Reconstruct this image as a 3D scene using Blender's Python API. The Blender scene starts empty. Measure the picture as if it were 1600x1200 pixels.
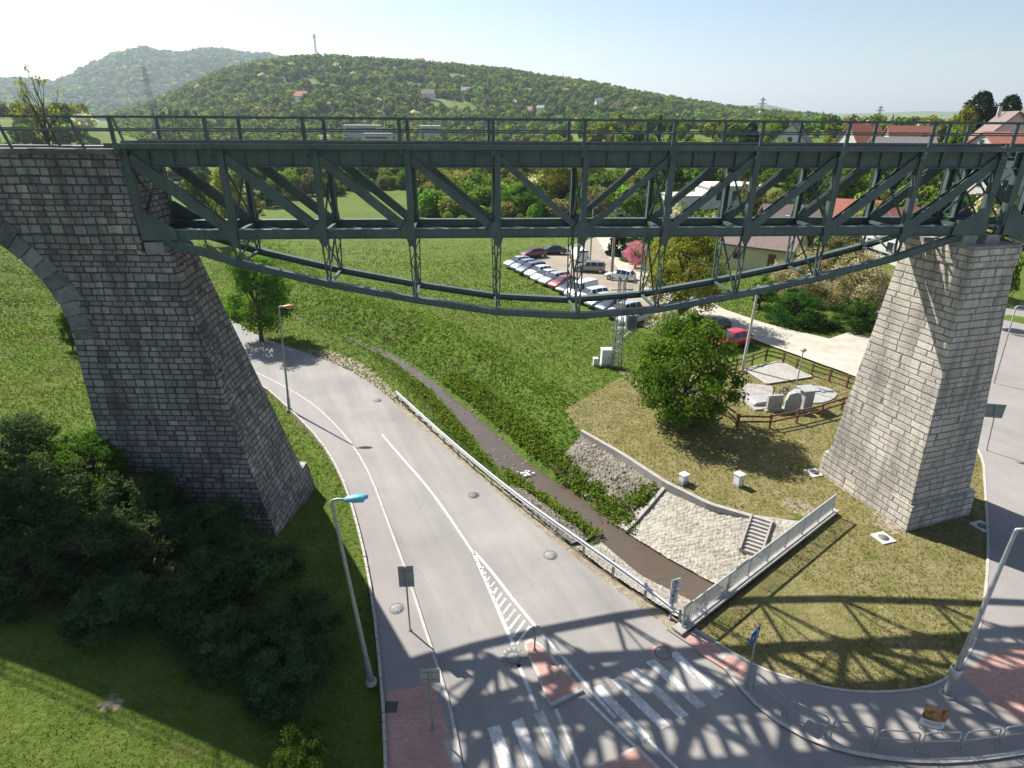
import bpy, math, random
import numpy as np
from math import sin, cos, pi, radians, hypot, sqrt, atan2, floor
from mathutils import Vector, Matrix

SC = bpy.context.scene
COL = SC.collection

HAZE_D = 0.00013
# ------------------------------------------------------------------ camera
FPX, YH, ROLL, CAMZ = 960.0, 182.0, 0.008, 20.0      # focal length in pixels of a 1600 px wide picture
TH = math.atan((600 - YH) / FPX)
cd = bpy.data.cameras.new('camera')
cd.sensor_fit = 'HORIZONTAL'; cd.sensor_width = 36.0
cd.lens = 36.0 * FPX / 1600.0
cd.clip_start = 0.1; cd.clip_end = 20000
cam = bpy.data.objects.new('camera', cd); COL.objects.link(cam)
fw = Vector((0, cos(TH), -sin(TH))); up = Vector((0, sin(TH), cos(TH))); rt = Vector((1, 0, 0))
r2 = rt * cos(ROLL) + up * sin(ROLL); u2 = -rt * sin(ROLL) + up * cos(ROLL)
cam.matrix_world = Matrix(((r2.x, u2.x, -fw.x, 0), (r2.y, u2.y, -fw.y, 0), (r2.z, u2.z, -fw.z, CAMZ), (0, 0, 0, 1)))
SC.camera = cam

# ------------------------------------------------------------------ sky and sun
SUN_H = Vector((-0.731, 0.682)).normalized(); SUN_E = radians(45.3)
w = bpy.data.worlds.new('World'); SC.world = w; w.use_nodes = True
nt = w.node_tree; bg = nt.nodes['Background']
sky = nt.nodes.new('ShaderNodeTexSky'); sky.sky_type = 'NISHITA'; sky.sun_disc = False
sky.sun_elevation = SUN_E; sky.sun_rotation = atan2(SUN_H.x, SUN_H.y)
sky.altitude = 200; sky.air_density = 1.0; sky.dust_density = 0.9; sky.ozone_density = 1.0
nt.links.new(sky.outputs[0], bg.inputs[0]); bg.inputs[1].default_value = 0.064
sl = bpy.data.lights.new('sun', 'SUN'); sl.energy = 4.8; sl.angle = radians(0.53); sl.color = (1.0, 0.95, 0.87)
so = bpy.data.objects.new('sun', sl); COL.objects.link(so)
ldir = Vector((-SUN_H.x * cos(SUN_E), -SUN_H.y * cos(SUN_E), -sin(SUN_E)))
so.rotation_euler = ldir.to_track_quat('-Z', 'Y').to_euler(); so.location = (-40, 40, 60)
SC.view_settings.view_transform = 'Standard'; SC.view_settings.look = 'None'
SC.view_settings.exposure = 1.12; SC.view_settings.gamma = 1.0
try:
    SC.cycles.max_bounces = 6; SC.cycles.diffuse_bounces = 3; SC.cycles.transparent_max_bounces = 8
    SC.cycles.volume_bounces = 0; SC.cycles.transmission_bounces = 3; SC.cycles.glossy_bounces = 2
except Exception: pass

# ------------------------------------------------------------------ measuring helpers (photograph -> metres)
def ray(px, py):
    x = (px - 800) / FPX; y = (600 - py) / FPX
    x, y = x * cos(ROLL) - y * sin(ROLL), x * sin(ROLL) + y * cos(ROLL)
    return x, y * sin(TH) + cos(TH), y * cos(TH) - sin(TH)
def pg(px, py, z=0.0):
    d = ray(px, py); t = (z - CAMZ) / d[2]; return (d[0] * t, d[1] * t)
def pY(px, py, Y):
    d = ray(px, py); t = Y / d[1]; return (d[0] * t, Y, CAMZ + d[2] * t)
def pgs(L, z=0.0): return [pg(a, b, z) for a, b in L]

# ------------------------------------------------------------------ object helpers
def tag(o, label=None, cat=None, group=None, kind=None):
    if label: o['label'] = label
    if cat: o['category'] = cat
    if group: o['group'] = group
    if kind: o['kind'] = kind
    return o
def thing(name, label, cat, loc=(0, 0, 0), rz=0.0, group=None):
    o = bpy.data.objects.new(name, None); COL.objects.link(o); o.empty_display_size = 0.3
    o.location = loc; o.rotation_euler = (0, 0, rz)
    return tag(o, label, cat, group)
def copy_tree(o, parent=None):
    c = o.copy(); COL.objects.link(c)
    if parent is not None: c.parent = parent
    for ch in o.children: copy_tree(ch, c)
    return c
def np_mesh(name, V, F, smooth=False):
    V = np.asarray(V, dtype=np.float32).reshape(-1, 3); F = np.asarray(F, dtype=np.int32)
    n, k = F.shape
    me = bpy.data.meshes.new(name)
    me.vertices.add(len(V)); me.vertices.foreach_set('co', V.ravel())
    me.loops.add(n * k); me.loops.foreach_set('vertex_index', F.ravel())
    me.polygons.add(n); me.polygons.foreach_set('loop_start', np.arange(n, dtype=np.int32) * k)
    me.polygons.foreach_set('loop_total', np.full(n, k, dtype=np.int32))
    if smooth: me.polygons.foreach_set('use_smooth', np.ones(n, dtype=bool))
    me.update(calc_edges=True); return me
def np_col(me, cols, name='tint'):
    a = me.color_attributes.new(name, 'FLOAT_COLOR', 'POINT')
    c = np.ones((len(cols), 4), dtype=np.float32); c[:, :cols.shape[1]] = cols
    a.data.foreach_set('color', c.ravel())
def link(name, me, mat=None, parent=None, loc=None):
    o = bpy.data.objects.new(name, me); COL.objects.link(o)
    if mat is not None:
        me.materials.clear(); me.materials.append(mat)
    if parent is not None: o.parent = parent
    if loc is not None: o.location = loc
    return o

class MB:
    def __init__(s): s.v = []; s.f = []; s.sm = []
    def add(s, V, F, smooth=False):
        n = len(s.v); s.v += [tuple(p) for p in V]
        for f in F: s.f.append(tuple(i + n for i in f)); s.sm.append(smooth)
        return s
    def hexa(s, P):   # 8 points: bottom 4 ccw, top 4 ccw
        return s.add(P, [(3, 2, 1, 0), (4, 5, 6, 7), (0, 1, 5, 4), (1, 2, 6, 5), (2, 3, 7, 6), (3, 0, 4, 7)])
    def box(s, c, size, rz=0.0):
        hx, hy, hz = size[0] / 2, size[1] / 2, size[2] / 2; C, S = cos(rz), sin(rz); P = []
        for z in (-hz, hz):
            for x, y in ((-hx, -hy), (hx, -hy), (hx, hy), (-hx, hy)):
                P.append((c[0] + x * C - y * S, c[1] + x * S + y * C, c[2] + z))
        return s.hexa(P)
    def bar(s, p0, p1, wd, ht, side=None):   # rectangular bar; wd measured along 'side'
        a = Vector(p0); b = Vector(p1); d = (b - a)
        if d.length < 1e-6: return s
        d.normalize()
        if side is None: sd = d.cross(Vector((0, 0, 1)))
        else: sd = Vector(side); sd = sd - d * sd.dot(d)
        if sd.length < 1e-4: sd = d.cross(Vector((0, 1, 0)))
        sd.normalize(); nn = sd.cross(d).normalized(); x = sd * wd / 2; y = nn * ht / 2
        return s.hexa([a - x - y, a + x - y, b + x - y, b - x - y, a - x + y, a + x + y, b + x + y, b - x + y])
    def ibeam(s, p0, p1, wd, ht, t=0.03, side=None):
        a = Vector(p0); b = Vector(p1); d = (b - a).normalized()
        sd = Vector(side) if side is not None else d.cross(Vector((0, 0, 1)))
        sd = (sd - d * sd.dot(d)).normalized(); nn = sd.cross(d).normalized()
        o = nn * (ht / 2 - t / 2)
        s.bar(a + o, b + o, wd, t, sd); s.bar(a - o, b - o, wd, t, sd)
        s.bar(a, b, t, ht - 2 * t - 0.004, sd); return s
    def tube(s, pts, rad, n=8, cap=True, smooth=True):
        pts = [Vector(p) for p in pts]; m = len(pts)
        if not hasattr(rad, '__len__'): rad = [rad] * m
        V = []; F = []; ref = None
        for i, p in enumerate(pts):
            d = (pts[min(i + 1, m - 1)] - pts[max(i - 1, 0)]).normalized()
            if ref is None:
                ref = d.cross(Vector((0, 0, 1)))
                if ref.length < 0.05: ref = d.cross(Vector((0, 1, 0)))
            ref = (ref - d * ref.dot(d)).normalized(); q = d.cross(ref)
            for k in range(n):
                a = 2 * pi * k / n; V.append(p + (ref * cos(a) + q * sin(a)) * rad[i])
        for i in range(m - 1):
            for k in range(n):
                k2 = (k + 1) % n; F.append((i * n + k, i * n + k2, (i + 1) * n + k2, (i + 1) * n + k))
        s.add(V, F, smooth)
        if cap:
            s.add(V[:n], [tuple(range(n))[::-1]]); s.add(V[-n:], [tuple(range(n))])
        return s
    def prism(s, poly, z0, z1):
        n = len(poly); A = sum(poly[i][0] * poly[(i + 1) % n][1] - poly[(i + 1) % n][0] * poly[i][1] for i in range(n))
        if A < 0: poly = poly[::-1]
        V = [(p[0], p[1], z0) for p in poly] + [(p[0], p[1], z1) for p in poly]
        F = [tuple(range(n))[::-1], tuple(range(n, 2 * n))] + [(i, (i + 1) % n, n + (i + 1) % n, n + i) for i in range(n)]
        return s.add(V, F)
    def lathe(s, c, prof, n=16, smooth=True, ax=None):
        V = []; F = []; m = len(prof)
        for r, z in prof:
            for k in range(n):
                a = 2 * pi * k / n
                if ax == 'x': V.append((c[0] + z, c[1] + r * cos(a), c[2] + r * sin(a)))
                elif ax == 'y': V.append((c[0] + r * cos(a), c[1] + z, c[2] + r * sin(a)))
                else: V.append((c[0] + r * cos(a), c[1] + r * sin(a), c[2] + z))
        for i in range(m - 1):
            for k in range(n):
                F.append((i * n + k, i * n + (k + 1) % n, (i + 1) * n + (k + 1) % n, (i + 1) * n + k))
        return s.add(V, F, smooth)
    def strip(s, A, B, z0, z1):   # slab between two polylines of equal length
        n = len(A)
        for i in range(n - 1):
            P = [A[i], B[i], B[i + 1], A[i + 1]]
            s.hexa([(p[0], p[1], z0) for p in P] + [(p[0], p[1], z1) for p in P])
        return s
    def build(s, name, mat, parent=None, bevel=0.0):
        me = bpy.data.meshes.new(name); me.from_pydata(s.v, [], s.f)
        me.polygons.foreach_set('use_smooth', np.array(s.sm, dtype=bool)); me.update()
        o = link(name, me, mat, parent)
        if bevel > 0:
            m = o.modifiers.new('bevel', 'BEVEL'); m.width = bevel; m.segments = 1; m.limit_method = 'ANGLE'
        return o

def resample(P, n):
    P = np.array(P, float); d = np.r_[0, np.cumsum(np.hypot(*np.diff(P, axis=0).T))]
    t = np.linspace(0, d[-1], n); return np.c_[np.interp(t, d, P[:, 0]), np.interp(t, d, P[:, 1])]
def smooth_line(P, n=40, it=3):
    P = [tuple(p) for p in P]
    for _ in range(it):
        Q = [P[0]]
        for a, b in zip(P[:-1], P[1:]):
            Q += [(a[0] * .75 + b[0] * .25, a[1] * .75 + b[1] * .25), (a[0] * .25 + b[0] * .75, a[1] * .25 + b[1] * .75)]
        P = Q + [P[-1]]
    return resample(P, n)
def offset_line(P, d):
    P = np.array(P, float); T = np.gradient(P, axis=0); T /= np.maximum(np.hypot(T[:, 0], T[:, 1]), 1e-9)[:, None]
    return P + np.c_[-T[:, 1], T[:, 0]] * d
def poly_dist(X, Y, P):
    # distance to polyline, signed (left positive), arclength parameter 0..1
    P = np.array(P, float); best = np.full(X.shape, 1e9); sg = np.zeros(X.shape); tt = np.zeros(X.shape)
    seg = np.hypot(*np.diff(P, axis=0).T); cum = np.r_[0, np.cumsum(seg)]
    for i in range(len(P) - 1):
        a, b = P[i], P[i + 1]; d = b - a; L2 = d @ d
        t = np.clip(((X - a[0]) * d[0] + (Y - a[1]) * d[1]) / L2, 0, 1)
        ex = X - a[0] - t * d[0]; ey = Y - a[1] - t * d[1]; r = np.hypot(ex, ey)
        m = r < best; best = np.where(m, r, best)
        c = d[0] * (Y - a[1]) - d[1] * (X - a[0]); sg = np.where(m, np.sign(c), sg)
        tt = np.where(m, (cum[i] + t * seg[i]) / cum[-1], tt)
    return best, sg, tt
def in_poly(X, Y, P):
    r = np.zeros(X.shape, bool); n = len(P); j = n - 1
    for i in range(n):
        xi, yi = P[i]; xj, yj = P[j]
        c = ((yi > Y) != (yj > Y)) & (X < (xj - xi) * (Y - yi) / ((yj - yi) if abs(yj - yi) > 1e-9 else 1e-9) + xi)
        r ^= c; j = i
    return r
def sstep(a, b, x):
    t = np.clip((x - a) / (b - a), 0, 1); return t * t * (3 - 2 * t)
_rs = np.random.RandomState(5); _GR = _rs.rand(64, 64)
def vnoise(X, Y, s):
    x = np.asarray(X, float) / s; y = np.asarray(Y, float) / s; i = np.floor(x).astype(int); j = np.floor(y).astype(int); fx = x - i; fy = y - j
    fx = fx * fx * (3 - 2 * fx); fy = fy * fy * (3 - 2 * fy); g = lambda a, b: _GR[a % 64, b % 64]
    return (g(i, j) * (1 - fx) + g(i + 1, j) * fx) * (1 - fy) + (g(i, j + 1) * (1 - fx) + g(i + 1, j + 1) * fx) * fy - .5

# ------------------------------------------------------------------ materials
class NG:
    def __init__(s, name):
        s.m = bpy.data.materials.new(name); s.m.use_nodes = True; s.t = s.m.node_tree
        s.b = s.t.nodes['Principled BSDF']; s.out = s.t.nodes['Material Output']
    def n(s, typ, ins=None, **kw):
        nd = s.t.nodes.new('ShaderNode' + typ)
        for k, v in kw.items(): setattr(nd, k, v)
        for k, v in (ins or {}).items():
            if isinstance(v, bpy.types.NodeSocket): s.t.links.new(v, nd.inputs[k])
            else: nd.inputs[k].default_value = v
        return nd
    def math(s, op, a, b=0.0, c=None):
        d = {0: a, 1: b}
        if c is not None: d[2] = c
        return s.n('Math', d, operation=op).outputs[0]
    def mix(s, f, a, b, blend='MIX'):
        nd = s.n('Mix', None, data_type='RGBA', blend_type=blend)
        for k, v in ((0, f), (6, a), (7, b)):
            if isinstance(v, bpy.types.NodeSocket): s.t.links.new(v, nd.inputs[k])
            else: nd.inputs[k].default_value = (v if k == 0 else (tuple(v) + (1,))[:4])
        return nd.outputs[2]
    def ramp(s, fac, stops, interp='LINEAR'):
        nd = s.n('ValToRGB', {0: fac}); e = nd.color_ramp.elements; nd.color_ramp.interpolation = interp
        while len(e) < len(stops): e.new(0.5)
        for i, (p, c) in enumerate(stops):
            e[i].position = p; e[i].color = (tuple(c) + (1,))[:4] if hasattr(c, '__len__') else (c, c, c, 1)
        return nd.outputs[0]
    def obj(s): return s.n('TexCoord').outputs['Object']
    def noise(s, vec, scale, detail=3, rough=.55, out=0):
        return s.n('TexNoise', {'Vector': vec, 'Scale': scale, 'Detail': detail, 'Roughness': rough}).outputs[out]
    def bump(s, h, strength=.4, dist=.02):
        nd = s.n('Bump', {'Height': h, 'Strength': strength, 'Distance': dist}); s.t.links.new(nd.outputs[0], s.b.inputs['Normal']); return nd
    def set(s, col=None, rough=None, metal=None, spec=None):
        for k, v in (('Base Color', col), ('Roughness', rough), ('Metallic', metal), ('Specular IOR Level', spec)):
            if v is None: continue
            if isinstance(v, bpy.types.NodeSocket): s.t.links.new(v, s.b.inputs[k])
            else: s.b.inputs[k].default_value = (tuple(v) + (1,))[:4] if hasattr(v, '__len__') else v
        return s.m

def plain(name, col, rough=.6, metal=0.0, var=.25, scale=4.0, bump=0.0, spec=None):
    g = NG(name); c = g.obj(); a = g.noise(c, scale, 4); b = g.noise(c, scale * 7, 2)
    f = g.math('ADD', g.math('MULTIPLY', a, .7), g.math('MULTIPLY', b, .3))
    lo = tuple(x * (1 - var) for x in col); hi = tuple(min(1, x * (1 + var)) for x in col)
    g.set(g.ramp(f, [(.3, lo), (.7, hi)]), rough, metal, spec)
    if bump: g.bump(b, bump, .02)
    return g.m

def mat_masonry(name, cols, mortar, bw=.62, bh=.37, dirt=.5, streak=.5):
    g = NG(name); P = g.obj(); N = g.n('NewGeometry').outputs['True Normal']
    cr = g.n('VectorMath', {0: (0, 0, 1), 1: N}, operation='CROSS_PRODUCT').outputs[0]
    nrm = g.n('VectorMath', {0: cr}, operation='NORMALIZE').outputs[0]
    u = g.n('VectorMath', {0: P, 1: nrm}, operation='DOT_PRODUCT').outputs['Value']
    z = g.n('SeparateXYZ', {0: P}).outputs[2]
    wob = g.math('MULTIPLY', g.math('SUBTRACT', g.noise(P, .9, 3), .5), .085)
    v0 = g.math('DIVIDE', g.math('ADD', z, wob), bh)
    nz = g.n('TexNoise', {'W': g.math('MULTIPLY', z, .9), 'Scale': 1.0, 'Detail': 1.0}, noise_dimensions='1D').outputs[0]
    v = g.math('ADD', v0, g.math('MULTIPLY', nz, 1.3))
    row = g.math('FLOOR', v); fv = g.math('FRACT', v)
    rr = g.n('TexWhiteNoise', {'W': row}, noise_dimensions='1D').outputs['Value']
    uu = g.math('ADD', g.math('DIVIDE', u, bw), g.math('MULTIPLY', rr, 17.3))
    n1 = g.n('TexNoise', {'Vector': g.n('CombineXYZ', {0: uu, 1: g.math('MULTIPLY', row, 3.7)}).outputs[0], 'Scale': .8, 'Detail': 1.0}, noise_dimensions='2D').outputs[0]
    uu = g.math('ADD', uu, g.math('MULTIPLY', n1, .8))
    cell = g.math('FLOOR', uu); fu = g.math('FRACT', uu)
    wn = g.n('TexWhiteNoise', {0: g.n('CombineXYZ', {0: cell, 1: row}).outputs[0]}, noise_dimensions='2D')
    rnd = wn.outputs['Value']
    eu = g.math('MULTIPLY', g.math('MINIMUM', fu, g.math('SUBTRACT', 1.0, fu)), bw)
    ev = g.math('MULTIPLY', g.math('MINIMUM', fv, g.math('SUBTRACT', 1.0, fv)), bh)
    e = g.math('ADD', g.math('MINIMUM', eu, ev), g.math('MULTIPLY', g.math('SUBTRACT', g.noise(P, 9, 3), .5), .035))
    stone = g.n('MapRange', {0: e, 1: .012, 2: .04}, interpolation_type='SMOOTHSTEP').outputs[0]
    base = g.ramp(rnd, [(i / (len(cols) - 1), c) for i, c in enumerate(cols)])
    fine = g.noise(P, 14, 4, .65); big = g.noise(P, .35, 4, .6)
    base = g.mix(.45, base, g.ramp(fine, [(.3, (.35, .35, .35)), (.7, (1.3, 1.3, 1.28))]), 'MULTIPLY')
    base = g.mix(dirt, base, g.ramp(big, [(.35, (.42, .42, .44)), (.62, (1.1, 1.08, 1.03))]), 'MULTIPLY')
    sp = g.n('Mapping', {0: P, 3: (2.2, 2.2, .16)}).outputs[0]; st = g.noise(sp, 1.0, 4, .6)
    base = g.mix(streak, base, g.ramp(st, [(.36, (.4, .39, .4)), (.56, (1.05, 1.05, 1.05))]), 'MULTIPLY')
    col = g.mix(stone, mortar, base)
    g.set(col, .92, 0, .2)
    hgt = g.math('ADD', g.math('MULTIPLY', stone, .7), g.math('ADD', g.math('MULTIPLY', fine, .5), g.math('MULTIPLY', rnd, .35)))
    g.bump(hgt, .9, .06); return g.m

def mat_leaf(name, var=.35, tr=.35):
    g = NG(name); a = g.n('VertexColor', None, layer_name='tint').outputs[0]
    info = g.n('ObjectInfo'); h = g.n('HueSaturation', {'Hue': g.math('ADD', .485, g.math('MULTIPLY', info.outputs['Random'], .03)), 'Value': g.math('ADD', .85, g.math('MULTIPLY', info.outputs['Random'], .3)), 'Color': a}).outputs[0]
    d = g.n('BsdfDiffuse', {0: h}).outputs[0]
    hh = g.mix(1.0, h, (1.25, 1.2, .55), 'MULTIPLY'); t = g.n('BsdfTranslucent', {0: hh}).outputs[0]
    m = g.n('MixShader', {0: tr, 1: d, 2: t}).outputs[0]; g.t.links.new(m, g.out.inputs[0]); return g.m

M = {}
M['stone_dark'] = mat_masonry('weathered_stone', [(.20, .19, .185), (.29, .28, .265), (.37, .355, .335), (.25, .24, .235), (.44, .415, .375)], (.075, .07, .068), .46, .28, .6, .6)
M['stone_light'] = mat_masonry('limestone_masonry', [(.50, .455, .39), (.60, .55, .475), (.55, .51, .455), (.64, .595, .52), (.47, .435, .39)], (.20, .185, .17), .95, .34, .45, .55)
g = NG('block_stone'); P = g.obj(); a = g.noise(P, 1.7, 4); b = g.noise(P, 15, 4, .65)
isl = g.ramp(g.n('NewGeometry').outputs['Random Per Island'], [(0, (.6, .6, .6)), (1, (1.35, 1.33, 1.28))])
M['block_dark'] = g.set(g.mix(.5, g.mix(1.0, g.ramp(a, [(.3, (.12, .118, .118)), (.7, (.24, .232, .22))]), isl, 'MULTIPLY'), g.ramp(b, [(.3, (.5, .5, .5)), (.7, (1.2, 1.2, 1.2))]), 'MULTIPLY'), .92); g.bump(b, .6, .04)
g = NG('block_limestone'); P = g.obj(); a = g.noise(P, 1.3, 4); b = g.noise(P, 15, 4, .65)
M['block_light'] = g.set(g.mix(.5, g.ramp(a, [(.3, (.20, .19, .18)), (.7, (.42, .39, .35))]), g.ramp(b, [(.3, (.6, .6, .6)), (.7, (1.15, 1.15, 1.15))]), 'MULTIPLY'), .92); g.bump(b, .6, .04)
# green bridge paint with rust and chalking
g = NG('bridge_paint'); P = g.obj(); a = g.noise(P, .8, 5); b = g.noise(P, 11, 4, .7); st = g.noise(g.n('Mapping', {0: P, 3: (3, 3, .4)}).outputs[0], 2.0, 4)
c = g.ramp(a, [(.3, (.045, .074, .072)), (.7, (.078, .115, .110))]); c = g.mix(.5, c, g.ramp(st, [(.35, (.65, .65, .65)), (.65, (1.2, 1.2, 1.2))]), 'MULTIPLY')
c = g.mix(g.ramp(b, [(.66, 0.0), (.76, .75)]), c, (.11, .055, .03))
M['steel'] = g.set(c, g.ramp(b, [(.3, .38), (.7, .6)]), 0.0, .5); g.bump(b, .15, .01)
M['galv'] = plain('galvanised_steel', (.42, .43, .44), .42, .75, .2, 5)
M['galv_dull'] = plain('dull_galvanised_steel', (.30, .32, .33), .5, .5, .25, 5)
M['rail_grey'] = plain('grey_railing_paint', (.38, .40, .40), .45, .2, .2, 4)
M['rust'] = plain('rusty_rail', (.16, .09, .06), .7, .4, .4, 6)
M['concrete'] = plain('concrete', (.32, .30, .275), .9, 0, .22, 2.5, .4)
M['conc_dark'] = plain('dark_concrete', (.24, .235, .22), .92, 0, .3, 2.5, .4)
M['kerb'] = plain('kerb_stone', (.40, .37, .335), .9, 0, .22, 3, .3)
M['white_metal'] = plain('white_cabinet', (.68, .69, .68), .5, 0, .08, 2)
M['pale_stone'] = plain('pale_carved_stone', (.30, .30, .29), .8, 0, .25, 3, .3)
M['sleeper'] = plain('grey_green_sleeper', (.085, .10, .092), .8, 0, .25, 4)
M['wood'] = plain('brown_stained_wood', (.13, .065, .035), .75, 0, .4, 5, .3)
M['pole_wood'] = plain('grey_wood_pole', (.27, .24, .20), .85, 0, .3, 4, .3)
M['pole_conc'] = plain('concrete_pole', (.46, .44, .40), .9, 0, .15, 4)
M['sign_back'] = plain('grey_sign_back', (.30, .30, .295), .6, .1, .12, 3)
M['pale_frame'] = plain('pale_concrete_frame', (.50, .49, .46), .85, 0, .15, 4)
M['black'] = plain('black_rubber', (.02, .02, .021), .8, 0, .2, 6)
M['iron'] = plain('cast_iron', (.155, .145, .135), .7, .4, .3, 9)
M['bark'] = plain('bark', (.10, .078, .058), .95, 0, .4, 6, .6)
M['glass'] = plain('window_glass', (.03, .04, .05), .08, 0, .2, 2, 0, .8)
M['plaster_y'] = plain('yellow_plaster', (.56, .50, .31), .9, 0, .1, 1.5)
M['plaster_w'] = plain('white_plaster', (.68, .66, .62), .9, 0, .1, 1.5)
M['plaster_g'] = plain('grey_plaster', (.46, .44, .42), .9, 0, .12, 1.5)
M['roof_brown'] = plain('brown_roof_tiles', (.17, .125, .11), .85, 0, .25, 3, .4)
M['roof_red'] = plain('red_roof_tiles', (.36, .13, .08), .85, 0, .25, 3, .4)
M['roof_grey'] = plain('grey_roof', (.26, .25, .25), .85, 0, .2, 3, .3)
M['frame'] = plain('white_window_frame', (.65, .65, .63), .5, 0, .05, 3)
M['plate'] = plain('white_plate', (.66, .67, .66), .5, 0, .06, 3)
M['blue_sign'] = plain('blue_sign_face', (.03, .12, .38), .4, 0, .1, 3)
M['ink'] = plain('black_ink', (.03, .03, .035), .6, 0, .1, 3)
M['red_ring'] = plain('red_sign_ring', (.42, .05, .05), .5, 0, .1, 3)
M['cyan'] = plain('cyan_lamp_housing', (.10, .38, .50), .4, .1, .1, 3)
M['orange_lamp'] = plain('orange_brown_lamp_housing', (.48, .20, .09), .45, .1, .1, 3)
M['transformer'] = plain('grey_green_transformer', (.16, .22, .22), .5, .2, .15, 3)
for nm, lv in (('leaf', .4), ('needle', .15)): M[nm] = mat_leaf(nm + '_foliage', .3, lv)
# asphalt
def mat_asphalt(name, lo, hi, patch=.35):
    g = NG(name); P = g.obj(); a = g.noise(P, .18, 5, .6); b = g.noise(P, 40, 2, .7); s = g.noise(g.n('Mapping', {0: P, 2: (0, 0, radians(24)), 3: (1.1, 16, 1)}, vector_type='TEXTURE').outputs[0], 1.0, 4)
    c = g.ramp(a, [(.3, lo), (.7, hi)]); c = g.mix(patch, c, g.ramp(s, [(.35, (.78, .78, .80)), (.65, (1.12, 1.11, 1.09))]), 'MULTIPLY')
    c = g.mix(.35, c, g.ramp(b, [(.3, (.7, .7, .7)), (.7, (1.25, 1.25, 1.25))]), 'MULTIPLY')
    v = g.n('TexVoronoi', {'Vector': g.n('VectorMath', {0: P, 1: g.noise(P, .8, 3, .5, 1)}, operation='ADD').outputs[0], 'Scale': .22}, feature='DISTANCE_TO_EDGE').outputs[0]
    ck = g.math('MULTIPLY', g.math('LESS_THAN', v, .0035), g.math('GREATER_THAN', g.noise(P, .35, 2), .54))
    c = g.mix(g.math('MULTIPLY', ck, .16), c, (.09, .085, .08))
    m = g.set(c, .9, 0, .3); g.bump(b, .25, .01); return m
M['asphalt'] = mat_asphalt('asphalt_road', (.215, .205, .192), (.295, .280, .260), .55)
M['walk'] = mat_asphalt('asphalt_walk', (.225, .208, .195), (.285, .265, .25), .2)
g = NG('pink_paving'); P = g.obj(); br = g.n('TexBrick', {'Vector': P, 'Color1': (.40, .225, .185, 1), 'Color2': (.47, .28, .23, 1), 'Mortar': (.25, .16, .14, 1), 'Scale': 1.0, 'Mortar Size': .006, 'Brick Width': .2, 'Row Height': .1}).outputs[0]
a = g.noise(P, .9, 4); M['pink'] = g.set(g.mix(.5, br, g.ramp(a, [(.3, (.75, .75, .75)), (.7, (1.15, 1.15, 1.15))]), 'MULTIPLY'), .9)
g = NG('worn_white_paint'); P = g.obj(); a = g.noise(P, 5, 5, .7); b = g.noise(P, .7, 3)
M['paint'] = g.set(g.mix(g.ramp(g.math('ADD', g.math('MULTIPLY', a, .6), g.math('MULTIPLY', b, .4)), [(.42, .85), (.58, .0)]), (.64, .63, .60), (.33, .32, .30)), .8)
g = NG('gravel_surface'); P = g.obj(); a = g.noise(P, .12, 5, .6); b = g.noise(P, 9, 5, .75); s2 = g.noise(P, .9, 4)
c = g.ramp(a, [(.3, (.40, .355, .29)), (.7, (.53, .49, .42))]); c = g.mix(.5, c, g.ramp(b, [(.3, (.6, .6, .6)), (.7, (1.2, 1.2, 1.2))]), 'MULTIPLY'); c = g.mix(.35, c, g.ramp(s2, [(.35, (.65, .62, .58)), (.6, (1.1, 1.1, 1.1))]), 'MULTIPLY')
M['gravel'] = g.set(c, .95, 0, .2); g.bump(b, .5, .03)
g = NG('brown_dirt_lot'); P = g.obj(); a = g.noise(P, .12, 5, .6); b = g.noise(P, 6, 5, .75)
c = g.mix(.5, g.ramp(a, [(.3, (.22, .185, .14)), (.7, (.36, .315, .25))]), g.ramp(b, [(.3, (.6, .6, .6)), (.7, (1.2, 1.2, 1.2))]), 'MULTIPLY'); M['dirt_lot'] = g.set(c, .95, 0, .2); g.bump(b, .5, .03)
g = NG('stream_water'); P = g.obj(); a = g.noise(g.n('Mapping', {0: P, 2: (0, 0, radians(-52)), 3: (.5, 2.5, 1)}).outputs[0], 2.2, 4)
M['water'] = g.set(g.ramp(a, [(.3, (.085, .066, .048)), (.7, (.10, .079, .058))]), .12, 0, .5); rp = g.noise(g.n('Mapping', {0: P, 2: (0, 0, radians(-52)), 3: (.35, .12, 1)}, vector_type='TEXTURE').outputs[0], 1.0, 3); g.bump(rp, .22, .03)
g = NG('rubble_stone'); P = g.obj(); vv = g.n('TexVoronoi', {'Vector': P, 'Scale': 5.0}); a = g.noise(P, .5, 4)
c = g.ramp(g.n('SeparateColor', {0: vv.outputs['Color']}).outputs[0], [(0, (.24, .215, .175)), (.5, (.31, .285, .24)), (1, (.37, .345, .295))]); c = g.mix(.4, c, g.ramp(a, [(.35, (.72, .7, .66)), (.6, (1.08, 1.08, 1.08))]), 'MULTIPLY')
M['pitching'] = g.set(c, .92)
g = NG('grey_river_gravel'); P = g.obj(); vv = g.n('TexVoronoi', {'Vector': P, 'Scale': 6.0}); a = g.noise(P, .6, 4)
c = g.ramp(g.n('SeparateColor', {0: vv.outputs['Color']}).outputs[0], [(0, (.10, .085, .068)), (.5, (.165, .145, .12)), (1, (.26, .235, .205))]); c = g.mix(.5, c, g.ramp(a, [(.35, (.6, .58, .5)), (.6, (1.1, 1.1, 1.1))]), 'MULTIPLY')
M['rubble'] = g.set(c, .95)
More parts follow.
